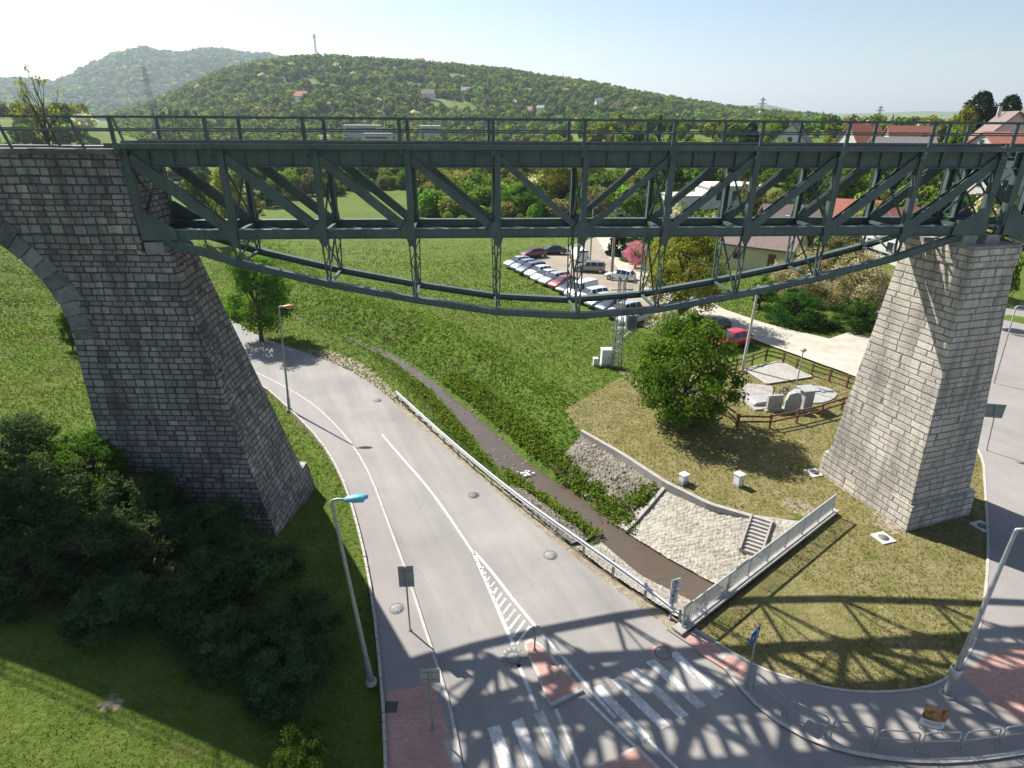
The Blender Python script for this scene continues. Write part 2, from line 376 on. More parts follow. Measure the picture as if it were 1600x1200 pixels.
# ground : attribute 'zone' r = dry mown lawn, g = bare dirt, b = lush dark bank
g = NG('grass_ground'); P = g.obj(); z = g.n('VertexColor', None, layer_name='zone').outputs[0]; zz = g.n('SeparateColor', {0: z}).outputs
n1 = g.noise(P, .06, 4); n2 = g.noise(P, .7, 5, .65); n3 = g.noise(P, 6, 5, .75); n4 = g.noise(P, 2.2, 5, .7)
green = g.ramp(g.math('ADD', g.math('MULTIPLY', n1, .4), g.math('MULTIPLY', n2, .6)), [(.32, (.062, .108, .014)), (.5, (.092, .140, .020)), (.68, (.135, .175, .034))])
green = g.mix(g.ramp(g.noise(P, .45, 5, .7), [(.56, 0.0), (.70, .7)]), green, (.15, .135, .05)); green = g.mix(.75, green, g.ramp(n3, [(.3, (.45, .5, .4)), (.7, (1.35, 1.3, 1.3))]), 'MULTIPLY')
dry = g.ramp(g.math('ADD', g.math('MULTIPLY', n2, .5), g.math('MULTIPLY', n4, .5)), [(.34, (.095, .125, .024)), (.48, (.185, .165, .064)), (.66, (.275, .235, .12))])
dry = g.mix(.65, dry, g.ramp(n3, [(.3, (.55, .55, .5)), (.7, (1.25, 1.25, 1.25))]), 'MULTIPLY')
dirt = g.ramp(n4, [(.3, (.20, .165, .115)), (.7, (.38, .33, .25))])
f1 = g.ramp(g.math('ADD', zz[0], g.math('MULTIPLY', g.math('SUBTRACT', n4, .5), .9)), [(.38, 0.0), (.62, 1.0)])
f2 = g.ramp(g.math('ADD', zz[1], g.math('MULTIPLY', g.math('SUBTRACT', n4, .5), 1.0)), [(.42, 0.0), (.6, 1.0)])
lush = g.mix(1.0, green, (.8, .92, .85), 'MULTIPLY'); c = g.mix(zz[2], green, lush); c = g.mix(f1, c, dry); c = g.mix(f2, c, dirt)
M['ground'] = g.set(c, .95, 0, .15); g.bump(g.math('ADD', n3, g.math('MULTIPLY', n4, 1.5)), .9, .10)
g = NG('far_hill_ground'); P = g.obj(); a = g.noise(P, .006, 5, .6); b = g.noise(P, .06, 5, .7)
c = g.ramp(g.math('ADD', g.math('MULTIPLY', a, .5), g.math('MULTIPLY', b, .5)), [(.36, (.07, .12, .03)), (.5, (.12, .17, .045)), (.66, (.18, .20, .08))]); M['hill'] = g.set(c, .95, 0, .1); g.bump(b, 1.0, 3.0)

# ================================================================== TERRAIN
STREAM = [(-84, 170), (-52, 115), (-36, 84), (-26, 69), (-16.3, 61.0), (-12.2, 57.3), (-8.2, 51.8), (-5.4, 47), (-3.0, 42.8), (-1.0, 38.8), (.8, 35.4), (2.9, 33.0), (4.5, 30.65), (5.9, 28.7), (7.6, 26.25), (9.5, 24.5), (11.4, 22.9), (13.6, 21.0)]
STREAM = smooth_line(STREAM, 140, 2)
KERB = pgs([(425, 595), (480, 625), (520, 660), (555, 700), (580, 745), (600, 800), (622, 860), (645, 920), (660, 975), (680, 1030), (700, 1090), (725, 1200)])
KERB = smooth_line([(-130, 206), (-66, 106), (-43.5, 69.5), (-36, 60.5), (-30, 55), (-24, 49.7)] + KERB + [(-1.0, 9), (-.6, 3), (-.6, -25)], 120, 2)
WALKL = pgs([(405, 600), (450, 640), (490, 680), (520, 720), (545, 775), (560, 830), (572, 880), (582, 940), (590, 1000), (597, 1080), (606, 1200)])
WALKL = smooth_line([(-132, 205), (-68, 105), (-45, 68), (-37.3, 58.8), (-31, 53.2), (-24.5, 48.2)] + WALKL + [(-3.4, 9), (-3.0, 3), (-3.0, -25)], 120, 2)
ROADR = pgs([(470, 548), (540, 575), (600, 612), (640, 655), (700, 705), (760, 755), (840, 825), (920, 890), (980, 935), (1035, 975), (1085, 1010), (1130, 1045)])
ROADR = smooth_line([(-124, 210), (-60, 110), (-38, 73), (-31, 64), (-25.5, 57.5)] + ROADR, 90, 2)
GRAIL = smooth_line(pgs([(620, 625), (700, 700), (800, 785), (900, 858), (1000, 930), (1058, 978)]), 60, 2)
HOOPS = smooth_line(pgs([(1130, 1045), (1150, 1075), (1200, 1125), (1270, 1165), (1350, 1187), (1450, 1197), (1540, 1192)]) + [(19.5, 14.6), (30, 15), (60, 14)], 60, 2)
LAWN = smooth_line(pgs([(1085, 985), (1110, 1000), (1165, 1035), (1200, 1052), (1300, 1082), (1400, 1085), (1480, 1070), (1530, 1000), (1545, 880), (1540, 780), (1535, 700)]) + [(30.5, 38), (33.5, 43), (36.2, 47)], 60, 2)
W0, W1 = np.array((7.25, 19.75)), np.array((17.7, 28.3))       # headwall and its railing
MEADOW_TOP = pgs([(905, 675), (970, 710), (1040, 755), (1110, 790), (1180, 810), (1250, 820)])

def zterr(X, Y):
    X = np.asarray(X, float); Y = np.asarray(Y, float)
    d, s, t = poly_dist(X, Y, WALKL)
    dl = np.maximum(0, np.where(s < 0, d, 0) - 2.0)          # left of the walk (line runs towards the camera)
    z = 15 * (1 - np.exp(-.40 * dl / 15)) + .03 * np.clip(np.where(s < 0, d, 0) - .4, 0, 1.6) + sstep(40, 120, dl) * 3
    u = np.maximum(0, .5 * (X - 26) + .85 * (Y - 88)); rise = 16 * (1 - np.exp(-.18 * u / 16)) * sstep(2, 45, X) * (1 - sstep(300, 700, Y))
    z = z + rise
    und = vnoise(X, Y, 9) * .3 + vnoise(X + 31, Y, 3.1) * .14
    ds, ss, ts = poly_dist(X, Y, STREAM)
    z = z + und * sstep(6, 14, ds) * sstep(1, 5, np.abs(poly_dist(X, Y, ROADR)[0])) * ((s < 0) & (dl > .3) | (ss > 0)) * (Y < 900) * (1 - in_poly(X, Y, [(3.8, 41), (9, 48), (14, 51), (31, 50), (60, 50), (60, -30), (0, -30), (7, 19)]))
    # stream channel
    hw = np.interp(ts, [0, .70, .80, .9, 1], [.12, .18, .42, 1.0, 1.25]); far = np.interp(ts, [0, .45, .7, 1], [1.5, 4.4, 4.6, 4.2]); near = np.interp(ts, [0, .45, .7, 1], [1.0, 2.4, 3.0, 3.4]); dep = np.interp(ts, [0, .35, .55, 1], [.6, 1.4, 2.0, 2.15])
    v = np.where(ss > 0, (ds - hw) / far, (ds - hw) / near)
    prof = np.clip(v, 0, 1); prof = prof * .75 + .25 * (prof * prof * (3 - 2 * prof))
    cut = -dep * (1 - prof)
    bumpy = (vnoise(X, Y, 1.1) * .35 + vnoise(X + 9, Y + 5, .55) * .2) * np.where((v > .1) & (v < 1.35) & (ts < .83), 1, 0) * np.sin(np.clip(v, 0, 1.35) / 1.35 * pi)
    side = (W1[0] - W0[0]) * (Y - W0[1]) - (W1[1] - W0[1]) * (X - W0[0])
    cut = np.where((side < 0) & (X > 5.5) & (Y < 45), 0, cut)
    return np.where((v < 1.35), np.minimum(z, z * np.clip(v, 0, 1) + cut) + np.where(cut < 0, bumpy, 0), z)
def zt(x, y): return float(zterr(np.array([x]), np.array([y]))[0])

def axis(a, b, fine0, fine1, st, grow=1.16):
    L = list(np.arange(fine0, fine1, st)); s = st; x = fine1
    while x < b: L.append(x); s *= grow; x += s
    L.append(b); s = st; x = fine0 - st
    while x > a: L.insert(0, x); s *= grow; x -= s
    L.insert(0, a); return np.array(L)
gx = axis(-7000, 7000, -26, 34, .36); gy = axis(-60, 9000, 10, 66, .36)
GX, GY = np.meshgrid(gx, gy); GZ = zterr(GX, GY) - .012
nx, ny = len(gx), len(gy)
I = np.arange(nx * ny).reshape(ny, nx)
F = np.stack([I[:-1, :-1], I[:-1, 1:], I[1:, 1:], I[1:, :-1]], -1).reshape(-1, 4)
me = np_mesh('ground', np.stack([GX, GY, GZ], -1), F, True)
DRY = [(3.8, 41.2), (9.1, 47.5), (14, 50.5), (20, 50.5), (31, 47.5), (38, 40), (40, 20), (25, 12), (8, 12), (6.4, 20.5), (17.6, 28.2), (13.3, 27.8), (11.2, 29), (9.2, 31.3), (7.1, 34.7), (4.9, 37.7)]
zr = in_poly(GX, GY, DRY) * .80
dg, _, _ = poly_dist(GX, GY, GRAIL); dk, _, _ = poly_dist(GX, GY, ROADR)
zg = np.clip(1.1 - dg / .75, 0, .95); zg = np.maximum(zg, np.clip(1.15 - dk / .9, 0, .95) * (GY < 44) * (GY > 20.5))
zg = np.maximum(zg, in_poly(GX, GY, pgs([(470, 545), (520, 549), (565, 566), (600, 596), (640, 640), (625, 650), (590, 615), (540, 585)])) * .95)
zg = np.maximum(zg, np.clip(.75 - np.hypot((GX - 20.5), (GY - 27.5)) / 3.2, 0, .7))
zg = np.maximum(zg, np.clip(1.0 - np.hypot((GX - pg(180, 1122, 1.8)[0]), (GY - pg(180, 1122, 1.8)[1])) / .7, 0, .55))
zg = np.maximum(zg, np.clip(1.0 - np.hypot((GX - 16.2), (GY - 29.0)) / 1.6, 0, .55))
zg = np.maximum(zg, np.clip(.8 - np.hypot((GX - 9.6), (GY - 48.6)) / 1.6, 0, .6))
dS, sS, tS = poly_dist(GX, GY, STREAM); zb = np.clip(1.3 - dS / 7.5, 0, 1) * (sS > 0)
np_col(me, np.stack([zr, zg, zb], -1).reshape(-1, 3), 'zone')
tag(link('ground', me, M['ground']), kind='structure')

# ------------------------------------------------------------------ far hills
def hill(name, az_px, tops, dist, depth0, depth1, mat, seed, rough, kind='structure'):
    na, nr = 170, 56
    px = np.linspace(az_px[0], az_px[1], na); tp = np.interp(px, [a for a, b in tops], [b for a, b in tops])
    A = np.array([atan2(ray(p, 170)[0], ray(p, 170)[1]) for p in px])
    crest = []
    for p, t in zip(px, tp):
        d = ray(p, t); h = hypot(d[0], d[1]); crest.append(CAMZ + d[2] / h * dist)
    crest = np.array(crest); R = np.r_[np.linspace(depth0, dist, 40), np.linspace(dist + 30, depth1, 16)]
    RR, AA = np.meshgrid(R, A, indexing='ij'); CC = np.broadcast_to(crest, RR.shape)
    f = np.where(RR <= dist, sstep(depth0 - 60, dist + (dist - depth0) * .12, RR) / sstep(depth0 - 60, dist + (dist - depth0) * .12, np.array(float(dist))), 1 - .8 * sstep(dist, depth1, RR))
    X = RR * np.sin(AA); Y = RR * np.cos(AA)
    Z = CC * f + (vnoise(X, Y, dist * .16) * .32 + vnoise(X + 77, Y, dist * .06) * .10) * CC * np.sin(np.clip((RR - depth0) / (dist - depth0), 0, 1) * pi) * rough - 2
    Id = np.arange(X.size).reshape(X.shape); Fq = np.stack([Id[:-1, :-1], Id[1:, :-1], Id[1:, 1:], Id[:-1, 1:]], -1).reshape(-1, 4)
    me = np_mesh(name, np.stack([X, Y, Z], -1), Fq, True); tag(link(name, me, mat), kind=kind)
    return (A, R, Z)
def hill_z(H, x, y):
    A, R, Z = H; r = np.hypot(x, y); a = np.arctan2(x, y)
    fi = np.clip(np.interp(r, R, np.arange(len(R))), 0, len(R) - 1.001); fj = np.clip(np.interp(a, A, np.arange(len(A))), 0, len(A) - 1.001)
    i = fi.astype(int); j = fj.astype(int); u = fi - i; v = fj - j
    return (Z[i, j] * (1 - u) + Z[i + 1, j] * u) * (1 - v) + (Z[i, j + 1] * (1 - u) + Z[i + 1, j + 1] * u) * v
H_MID = hill('wooded_hill', (170, 1290), [(170, 184), (230, 168), (290, 142), (350, 117), (420, 99), (480, 90), (560, 95), (640, 101), (720, 107), (800, 116), (860, 124), (930, 133), (1000, 148), (1060, 158), (1120, 168), (1200, 178), (1290, 184)], 1000, 480, 1500, M['hill'], 1, 1.0)
H_BLUE = hill('distant_mountain', (-420, 640), [(-420, 130), (-200, 122), (-60, 132), (0, 129), (40, 127), (90, 132), (120, 124), (170, 99), (215, 84), (245, 79), (275, 85), (300, 87), (330, 80), (350, 78), (385, 84), (430, 88), (500, 100), (640, 150)], 2600, 1500, 3300, M['hill'], 2, .8)
H_R1 = hill('distant_ridge', (1060, 1420), [(1060, 176), (1120, 168), (1150, 164), (1200, 163), (1235, 170), (1265, 178), (1420, 184)], 3000, 2300, 3500, M['hill'], 3, .5)
H_R2 = hill('distant_ridge', (1180, 2100), [(1180, 182), (1265, 178), (1320, 177), (1400, 175), (1440, 173), (1480, 174), (1560, 170), (1700, 165), (2100, 150)], 3900, 3300, 4500, M['hill'], 4, .4)

# ================================================================== ROADS AND PAVING
ROAD = [tuple(p) for p in KERB] + [(70, -25), (70, 10)] + [tuple(p) for p in HOOPS[::-1]] + [tuple(p) for p in ROADR[::-1][1:]]
road = tag(MB().prism(ROAD, -.3, .012).build('road', M['asphalt']), kind='structure')
n = 140; kb = resample(KERB, n); kw = offset_line(kb, .0)
side = -1
wl = resample(WALKL, 600)
near = np.array([wl[np.argmin(np.hypot(*(wl - p).T))] for p in kb])
walk = tag(MB().strip([tuple(p) for p in kb], [tuple(p) for p in near], -.3, .11).build('sidewalk', M['walk']), kind='structure')
kerb = MB().strip([tuple(p) for p in offset_line(kb, .05)], [tuple(p) for p in offset_line(kb, -.07)], -.3, .125)
tag(kerb.build('kerb', M['kerb'], walk))
# low palisade of short concrete edging stones along the outer edge of the walk
mb = MB(); P = resample(WALKL, 700); rnd = random.Random(3)
for i in range(699):
    a, b = P[i], P[i + 1]
    if a[1] > 46 or a[1] < 2: continue
    mb.box(((a[0] + b[0]) / 2, (a[1] + b[1]) / 2, .10 + rnd.uniform(-.015, .02)), (hypot(*(b - a)) - .025, .11, .36), atan2(*(b - a)[::-1]))
mb.build('edging_stones', M['kerb'], walk)
pinkL = [pg(605, 1082, .11), pg(676, 1068, .11), pg(704, 1150, .11), pg(716, 1200, .11), (-1.45, 11), (-3.75, 11)]
MB().prism(pinkL, .05, .116).build('pink_paving', M['pink'], walk)
tact = [pg(x, y, .11) for x, y in ((694, 1160), (710, 1156), (724, 1200), (707, 1200))]
mb = MB(); mb.prism(tact, .05, .121)
ax_ = np.array(tact[0]); ux = np.array(tact[1]) - ax_; uy = np.array(tact[3]) - ax_
for i in range(3):
    for j in range(9):
        p = ax_ + ux * (i + .5) / 3 + uy * (j + .5) / 9; mb.box((p[0], p[1], .124), (.055, .055, .012), .3)
mb.build('tactile_paving', M['kerb'], walk)
# right pavement round the lawn
lw = [tuple(p) for p in LAWN]
# boundary point of lawn start -> kerb back along road
RW = [pg(1042, 985), pg(1072, 993)] + lw + [(60, 80), (75, 60), (75, 14)] + [tuple(p) for p in HOOPS[::-1]] 
rwalk = tag(MB().prism(RW, -.3, .085).build('pavement', M['walk']), kind='structure')
hk = [p for p in HOOPS]
MB().strip([tuple(p) for p in offset_line(hk, .0)], [tuple(p) for p in offset_line(hk, .16)], -.3, .1).build('kerb', M['kerb'], rwalk)
lk = resample(LAWN, 120)
MB().strip([tuple(p) for p in offset_line(lk, -.05)], [tuple(p) for p in offset_line(lk, .05)], -.3, .105).build('lawn_edging', M['kerb'], rwalk)
pinkR = [pg(1058, 985, .09), pg(1078, 990, .09), pg(1112, 1004, .09), pg(1172, 1042, .09), pg(1168, 1062, .09), pg(1140, 1050, .09), pg(1090, 1018, .09)]
MB().prism(pinkR, .03, .089).build('pink_paving', M['pink'], rwalk)
pinkR2 = [pg(1500, 1052, .09), pg(1560, 1015, .09), pg(1640, 1000, .09), pg(1640, 1100, .09), pg(1600, 1135, .09), pg(1545, 1092, .09)]
MB().prism(pinkR2, .03, .089).build('pink_paving', M['pink'], rwalk)
for q in ([(1102, 1030), (1122, 1017), (1135, 1026), (1117, 1040)], [(1122, 1020), (1132, 1017), (1142, 1023), (1133, 1028)]):
    pass
MB().prism([pg(x, y, .09) for x, y in ((1120, 1027), (1130, 1017), (1138, 1021), (1128, 1033))], .03, .093).build('tactile_paving', M['kerb'], rwalk)
# far wide lane on the right behind the stone pier
drt = [(36.2, 47), (33.5, 43), (31.5, 47), (33.5, 52), (37, 58), (41, 62), (44, 60), (40, 52)]
tag(MB().prism(drt, -.2, .02).build('dirt_verge', M['gravel']), kind='structure')
# traffic islands
def island(pts, name='traffic_island'):
    o = MB().prism(pts, -.2, .12).build(name, M['kerb']); tag(o, kind='structure')
    c = np.mean(np.array(pts), 0); q = [tuple(c + (np.array(p) - c) * (1 - .16 / max(.3, hypot(*(np.array(p) - c))))) for p in pts]
    MB().prism(q, .05, .127).build('pink_paving', M['pink'], o); return o
island(smooth_line([pg(x, y, .06) for x, y in ((860, 1105), (840, 1060), (820, 1014), (818, 1005), (826, 999), (836, 1001), (850, 1012), (880, 1045), (912, 1080))], 24, 1).tolist())
island([pg(x, y, .06) for x, y in ((996, 1166), (1030, 1200), (1075, 1250), (900, 1250), (925, 1200))])
# painted markings
def stroke(pts, wd, name='road_marking', z=.017):
    P = np.array(pts, float); A = offset_line(P, wd / 2); B = offset_line(P, -wd / 2)
    V = []; 
    for a, b in zip(A, B): V += [(a[0], a[1], z), (b[0], b[1], z)]
    Fq = [(2 * i, 2 * i + 1, 2 * i + 3, 2 * i + 2) for i in range(len(P) - 1)]
    return MB().add(V, Fq)
mk = MB()
def addm(m): mk.add(m.v, m.f)
addm(stroke(smooth_line(pgs([(597, 679), (622, 709), (650, 740), (675, 770), (700, 805), (722, 838), (742, 868)]), 30), .13))
addm(stroke(smooth_line(pgs([(741, 867), (752, 892), (772, 938), (802, 1008)]), 20), .16))
addm(stroke(smooth_line(pgs([(810, 1038), (825, 1075), (839, 1110)]), 10), .14))
addm(stroke(smooth_line(pgs([(741, 862), (770, 895), (800, 935), (836, 978)]), 20), .14))
addm(stroke(smooth_line(pgs([(846, 990), (880, 1028), (925, 1082), (962, 1122)]), 20), .14))
addm(stroke(pgs([(1012, 1155), (1035, 1178), (1062, 1205)]), .12)); addm(stroke(pgs([(868, 1108), (890, 1160), (905, 1200)]), .12)); addm(stroke(pgs([(912, 1088), (960, 1135), (992, 1166)]), .12))
zz5 = lambda x, y: (x / 3.3325 + 560, y / 3.3325 + 840)
for (a, b) in (((612, 128), (624, 128)), ((634, 165), (652, 152)), ((652, 200), (664, 180)), ((668, 232), (684, 205)), ((683, 265), (710, 232)), ((700, 300), (722, 262)), ((716, 332), (746, 290)), ((733, 362), (768, 316)), ((750, 400), (793, 345)), ((768, 438), (818, 373)), ((785, 478), (842, 402)), ((804, 520), (866, 432)), ((824, 556), (893, 462))):
    addm(stroke(pgs([zz5(*a), zz5(*b)]), .065 if a[1] < 290 else .11))
zz6 = lambda x, y: (x / 3.636 + 760, y / 3.636 + 940)
for q in (((1030, 290), (1080, 283), (1345, 530), (1300, 555)), ((905, 345), (955, 328), (1250, 590), (1200, 612)), ((810, 390), (860, 375), (1150, 645), (1100, 668)), ((705, 445), (755, 428), (1045, 705), (990, 728)), ((600, 490), (650, 475), (930, 770), (885, 795))):
    mk.add([(*pg(*zz6(*p)), .017) for p in q], [(0, 1, 2, 3)])
for a, b, c2 in (((5, 722), (75, 700), (160, 945)), ((140, 685), (205, 660), (320, 945)), ((270, 640), (320, 620), (480, 945))):
    A = np.array(pg(*zz6(*a))); B = np.array(pg(*zz6(*b))); C = np.array(pg(*zz6(*c2))); d = (C - B); d = d / hypot(*d) * 4.0
    mk.add([(*p, .017) for p in (A, B, B + d, A + d)], [(0, 1, 2, 3)])
mk.build('road_marking', M['paint'], road)
# patched repair round a manhole
def manhole(px, py, r=.33, z=.014, label='', rings=True, mat='iron', patch=None):
    t = thing('manhole_cover', label, 'manhole', (*pg(px, py), z))
    if patch: 
        MB().lathe((0, 0, 0), [(0, .001), (patch, .001), (patch, -.05)], 20).build('patch', M[patch_m], t)
    MB().lathe((0, 0, 0), [(r, -.05), (r, .006), (r * .86, .006), (r * .86, .002)], 22).build('rim', M['iron'], t)
    mb = MB().lathe((0, 0, 0), [(r * .84, -.02), (r * .84, .004), (0, .004)], 22)
    for k in range(8):
        a = k * pi / 4; mb.bar((cos(a) * r * .2, sin(a) * r * .2, .007), (cos(a) * r * .75, sin(a) * r * .75, .007), .03, .006)
    mb.build('lid', M[mat], t); return t
patch_m = 'pink'
manhole(590, 626, .33, label='cast iron manhole cover near the far bend of the road')
manhole(740, 774, .34, label='round iron manhole cover in the lane beside the guardrail')
manhole(620, 954, .34, .113, label='faint round manhole cover in the left sidewalk', mat='conc_dark')
manhole(860, 868, .36, label='pale worn manhole cover right of the hatched marking', mat='conc_dark')
patch_m = 'asphalt'
t = manhole(803, 1028, .30, label='large manhole cover with radial bricks at the tip of the traffic island', mat='conc_dark')
mb = MB()
mb.lathe((0, 0, 0), [(.34, -.03), (.34, .003), (.53, .003), (.53, -.03)], 28)
mb.build('brick_ring', M['conc_dark'], t)
mb = MB()
for k in range(14):
    a = k * 2 * pi / 14; mb.bar((cos(a) * .36, sin(a) * .36, .004), (cos(a) * .51, sin(a) * .51, .004), .07, .006)
mb.lathe((0, 0, 0), [(.33, 0), (.33, .005), (.37, .005), (.37, 0)], 28); mb.build('radial_bricks', M['iron'], t)
patch_m = 'pink'
manhole(1036, 1021, .36, label='manhole cover in a pinkish patch at the head of the zebra crossing', mat='conc_dark', patch=.48)
for px, py, lb in ((1272, 739, 'square white framed manhole cover in the grass left of the pale stone pier'), (1380, 841, 'square white framed manhole cover in the lawn in front of the pale stone pier'), (1535, 823, 'square white framed manhole cover in the shade right of the pale stone pier')):
    t = thing('manhole', lb, 'manhole', (*pg(px, py), 0)); MB().box((0, 0, .0), (.85, .85, .1), .3).build('frame', M['pale_frame'], t)
    MB().lathe((0, 0, 0), [(.27, .02), (.27, .065), (0, .065)], 20).build('lid', M['iron'], t)
t = thing('drain_grate', 'dark square drain grate beside the pink paving on the left', 'drain', (*pg(611, 1105, .11), .115)); mb = MB().box((0, 0, -.02), (.5, .5, .05))
mb.build('frame', M['iron'], t); mb = MB()
for k in range(6): mb.box((-.19 + k * .076, 0, .01), (.035, .42, .02))
mb.build('bars', M['black'], t)

# ------------------------------------------------------------------ stream, banks, pitching
hwv = np.interp(np.linspace(0, 1, 140), [0, .70, .80, .9, 1], [.35, .5, .75, 1.2, 1.45])
dp = np.interp(np.linspace(0, 1, 140), [0, .35, .55, 1], [.6, 1.4, 2.0, 2.15])
SS = offset_line(STREAM, 0); T = np.gradient(SS, axis=0); T /= np.hypot(T[:, 0], T[:, 1])[:, None]; Nn = np.c_[-T[:, 1], T[:, 0]]
L_ = SS + Nn * (hwv + .25)[:, None]; R_ = SS - Nn * (hwv + .25)[:, None]
V = []; keep = range(30, 140)
for i in keep: V += [(L_[i][0], L_[i][1], -dp[i] + .05), (R_[i][0], R_[i][1], -dp[i] + .05)]
Fq = [(2 * i, 2 * i + 1, 2 * i + 3, 2 * i + 2) for i in range(len(keep) - 1)]
stream = tag(MB().add(V, Fq, True).build('stream', M['water']), kind='structure')
def worley(X, Y, c, seed=0):
    x = X / c; y = Y / c; i0 = np.floor(x).astype(int); j0 = np.floor(y).astype(int); best = np.full(X.shape, 9.0); b2 = best.copy(); idv = np.zeros(X.shape)
    for di in (-1, 0, 1):
        for dj in (-1, 0, 1):
            i = i0 + di; j = j0 + dj; h = (i * 374761 + j * 668265 + seed * 911) & 0xffff
            rx = ((h * 7919 + 13) % 1009) / 1009.; ry = ((h * 104729 + 71) % 1013) / 1013.
            d = np.hypot(x - i - rx, y - j - ry); m = d < best; b2 = np.where(m, best, np.minimum(b2, d)); idv = np.where(m, (h % 977) / 977., idv); best = np.where(m, d, best)
    return best, b2, idv
def stone_bank(name, A, B, nu, nv, cell, hgt, mat, lift=.14, seed=1, keepf=None):
    A = resample(A, nu); B = resample(B, nu); v = np.linspace(0, 1, nv)[:, None, None]
    P = A[None] * (1 - v) + B[None] * v; X, Y = P[..., 0], P[..., 1]
    f1, f2, idv = worley(X, Y, cell, seed); e = np.clip((f2 - f1) * 2.2, 0, 1)
    Z = zterr(X, Y) + lift + hgt * (np.sqrt(e) * (.6 + .5 * idv) - .6) + vnoise(X, Y, .5) * .05
    Id = np.arange(X.size).reshape(X.shape); Fq = np.stack([Id[:-1, :-1], Id[1:, :-1], Id[1:, 1:], Id[:-1, 1:]], -1)
    if keepf is not None:
        km = keepf(X, Y); k4 = km[:-1, :-1] & km[1:, :-1] & km[1:, 1:] & km[:-1, 1:]; Fq = Fq[k4]
    me = np_mesh(name, np.stack([X, Y, Z], -1), Fq.reshape(-1, 4), False); return tag(link(name, me, mat), kind='structure')
wallside = lambda X, Y: ((W1[0] - W0[0]) * (Y - W0[1]) - (W1[1] - W0[1]) * (X - W0[0])) > 1.2
farw = [(6.2, 29.9), (7.2, 28.5), (8.6, 26.9), (10.3, 25.2), (12.6, 23.3)]
top2 = [(9.2, 31.3), (11.2, 29.05), (13.3, 27.85), (15.5, 27.3), (17.2, 27.9)]
stone_bank('stone_pitching', farw, top2, 230, 150, .22, .075, M['pitching'], .15, 3, wallside)
stone_bank('rubble_bank', [(2.6, 35.7), (4.4, 33.0), (5.9, 31.0), (6.9, 29.4)], [(4.9, 37.7), (7.1, 34.7), (9.15, 31.3)], 160, 70, .24, .16, M['rubble'], .12, 5)
stone_bank('stone_pitching', [(3.3, 25.5), (4.9, 23.5), (6.4, 21.6), (7.5, 20.2)], [(5.1, 28.3), (6.8, 25.6), (8.9, 23.8), (10.8, 22.4)], 190, 100, .21, .07, M['pitching'], .13, 8, wallside)
stone_bank('rubble_bank', [(-.7, 31.1), (1.4, 28.1), (3.1, 25.7)], [(1.2, 34.3), (3.0, 31.4), (4.7, 28.9)], 110, 50, .22, .15, M['rubble'], .10, 9)
mb = MB(); tl = resample([(4.85, 37.8), (7.1, 34.75), (9.2, 31.35), (11.2, 29.1), (13.3, 27.9), (15.5, 27.35), (16.6, 27.5)], 40)
mb.strip([tuple(p) for p in offset_line(tl, .13)], [tuple(p) for p in offset_line(tl, -.13)], -.5, .10); tag(mb.build('bank_coping', M['concrete']), kind='structure')
mb = MB(); q0 = np.array((9.2, 31.3)); q1 = np.array((6.6, 29.2))
for k in range(10):
    a = q0 + (q1 - q0) * k / 10; b = q0 + (q1 - q0) * (k + 1) / 10; mb.bar((a[0], a[1], zt(*a) + .2), (b[0], b[1], zt(*b) + .2), .2, .2)
tag(mb.build('bank_coping', M['concrete']), kind='structure')
# weir foam
pw = pg(822, 738, -1.85); rnd = random.Random(7); mb = MB()
for k in range(16):
    x = pw[0] + rnd.gauss(0, .35); y = pw[1] + rnd.gauss(0, .25); mb.lathe((x, y, -1.93), [(rnd.uniform(.04, .12), 0), (.03, rnd.uniform(.01, .04)), (0, .05)], 6)
tag(mb.build('white_water', M['white_metal']), kind='structure')

# loose stones in and along the stream bed
rs_ = np.random.RandomState(8); ph = (1 + 5 ** .5) / 2
iv = np.array([(-1, ph, 0), (1, ph, 0), (-1, -ph, 0), (1, -ph, 0), (0, -1, ph), (0, 1, ph), (0, -1, -ph), (0, 1, -ph), (ph, 0, -1), (ph, 0, 1), (-ph, 0, -1), (-ph, 0, 1)], float) / 1.9
fi = np.array([(0, 11, 5), (0, 5, 1), (0, 1, 7), (0, 7, 10), (0, 10, 11), (1, 5, 9), (5, 11, 4), (11, 10, 2), (10, 7, 6), (7, 1, 8), (3, 9, 4), (3, 4, 2), (3, 2, 6), (3, 6, 8), (3, 8, 9), (4, 9, 5), (2, 4, 11), (6, 2, 10), (8, 6, 7), (9, 8, 1)])
n = 900; t0 = rs_.uniform(.42, .90, n); i = (t0 * 139).astype(int); hw_ = np.interp(t0, [0, .70, .80, .9, 1], [.3, .4, .7, 1.2, 1.4]); o_ = hw_ * np.where(rs_.rand(n) < .7, np.sign(rs_.randn(n)) * rs_.uniform(.7, 1.35, n), rs_.uniform(-.7, .7, n)); q = STREAM[i] + Nn[i] * o_[:, None] + rs_.normal(size=(n, 2)) * .1
r = rs_.uniform(.04, .13, n); zc = np.maximum(zterr(q[:, 0], q[:, 1]), -np.interp(t0, [0, .35, .55, 1], [.6, 1.4, 2.0, 2.15]) + .03); V = (iv[None] * rs_.uniform(.7, 1.2, (n, 12, 1)) * r[:, None, None] * np.array([1.2, 1, .6])); V = V + np.stack([q[:, 0], q[:, 1], zc], 1)[:, None, :]
tag(link('stream_stones', np_mesh('stream_stones', V.reshape(-1, 3), (fi[None] + np.arange(n)[:, None, None] * 12).reshape(-1, 3)), M['rubble']), 'loose grey stones along the bed of the stream', 'stones', kind='stuff')

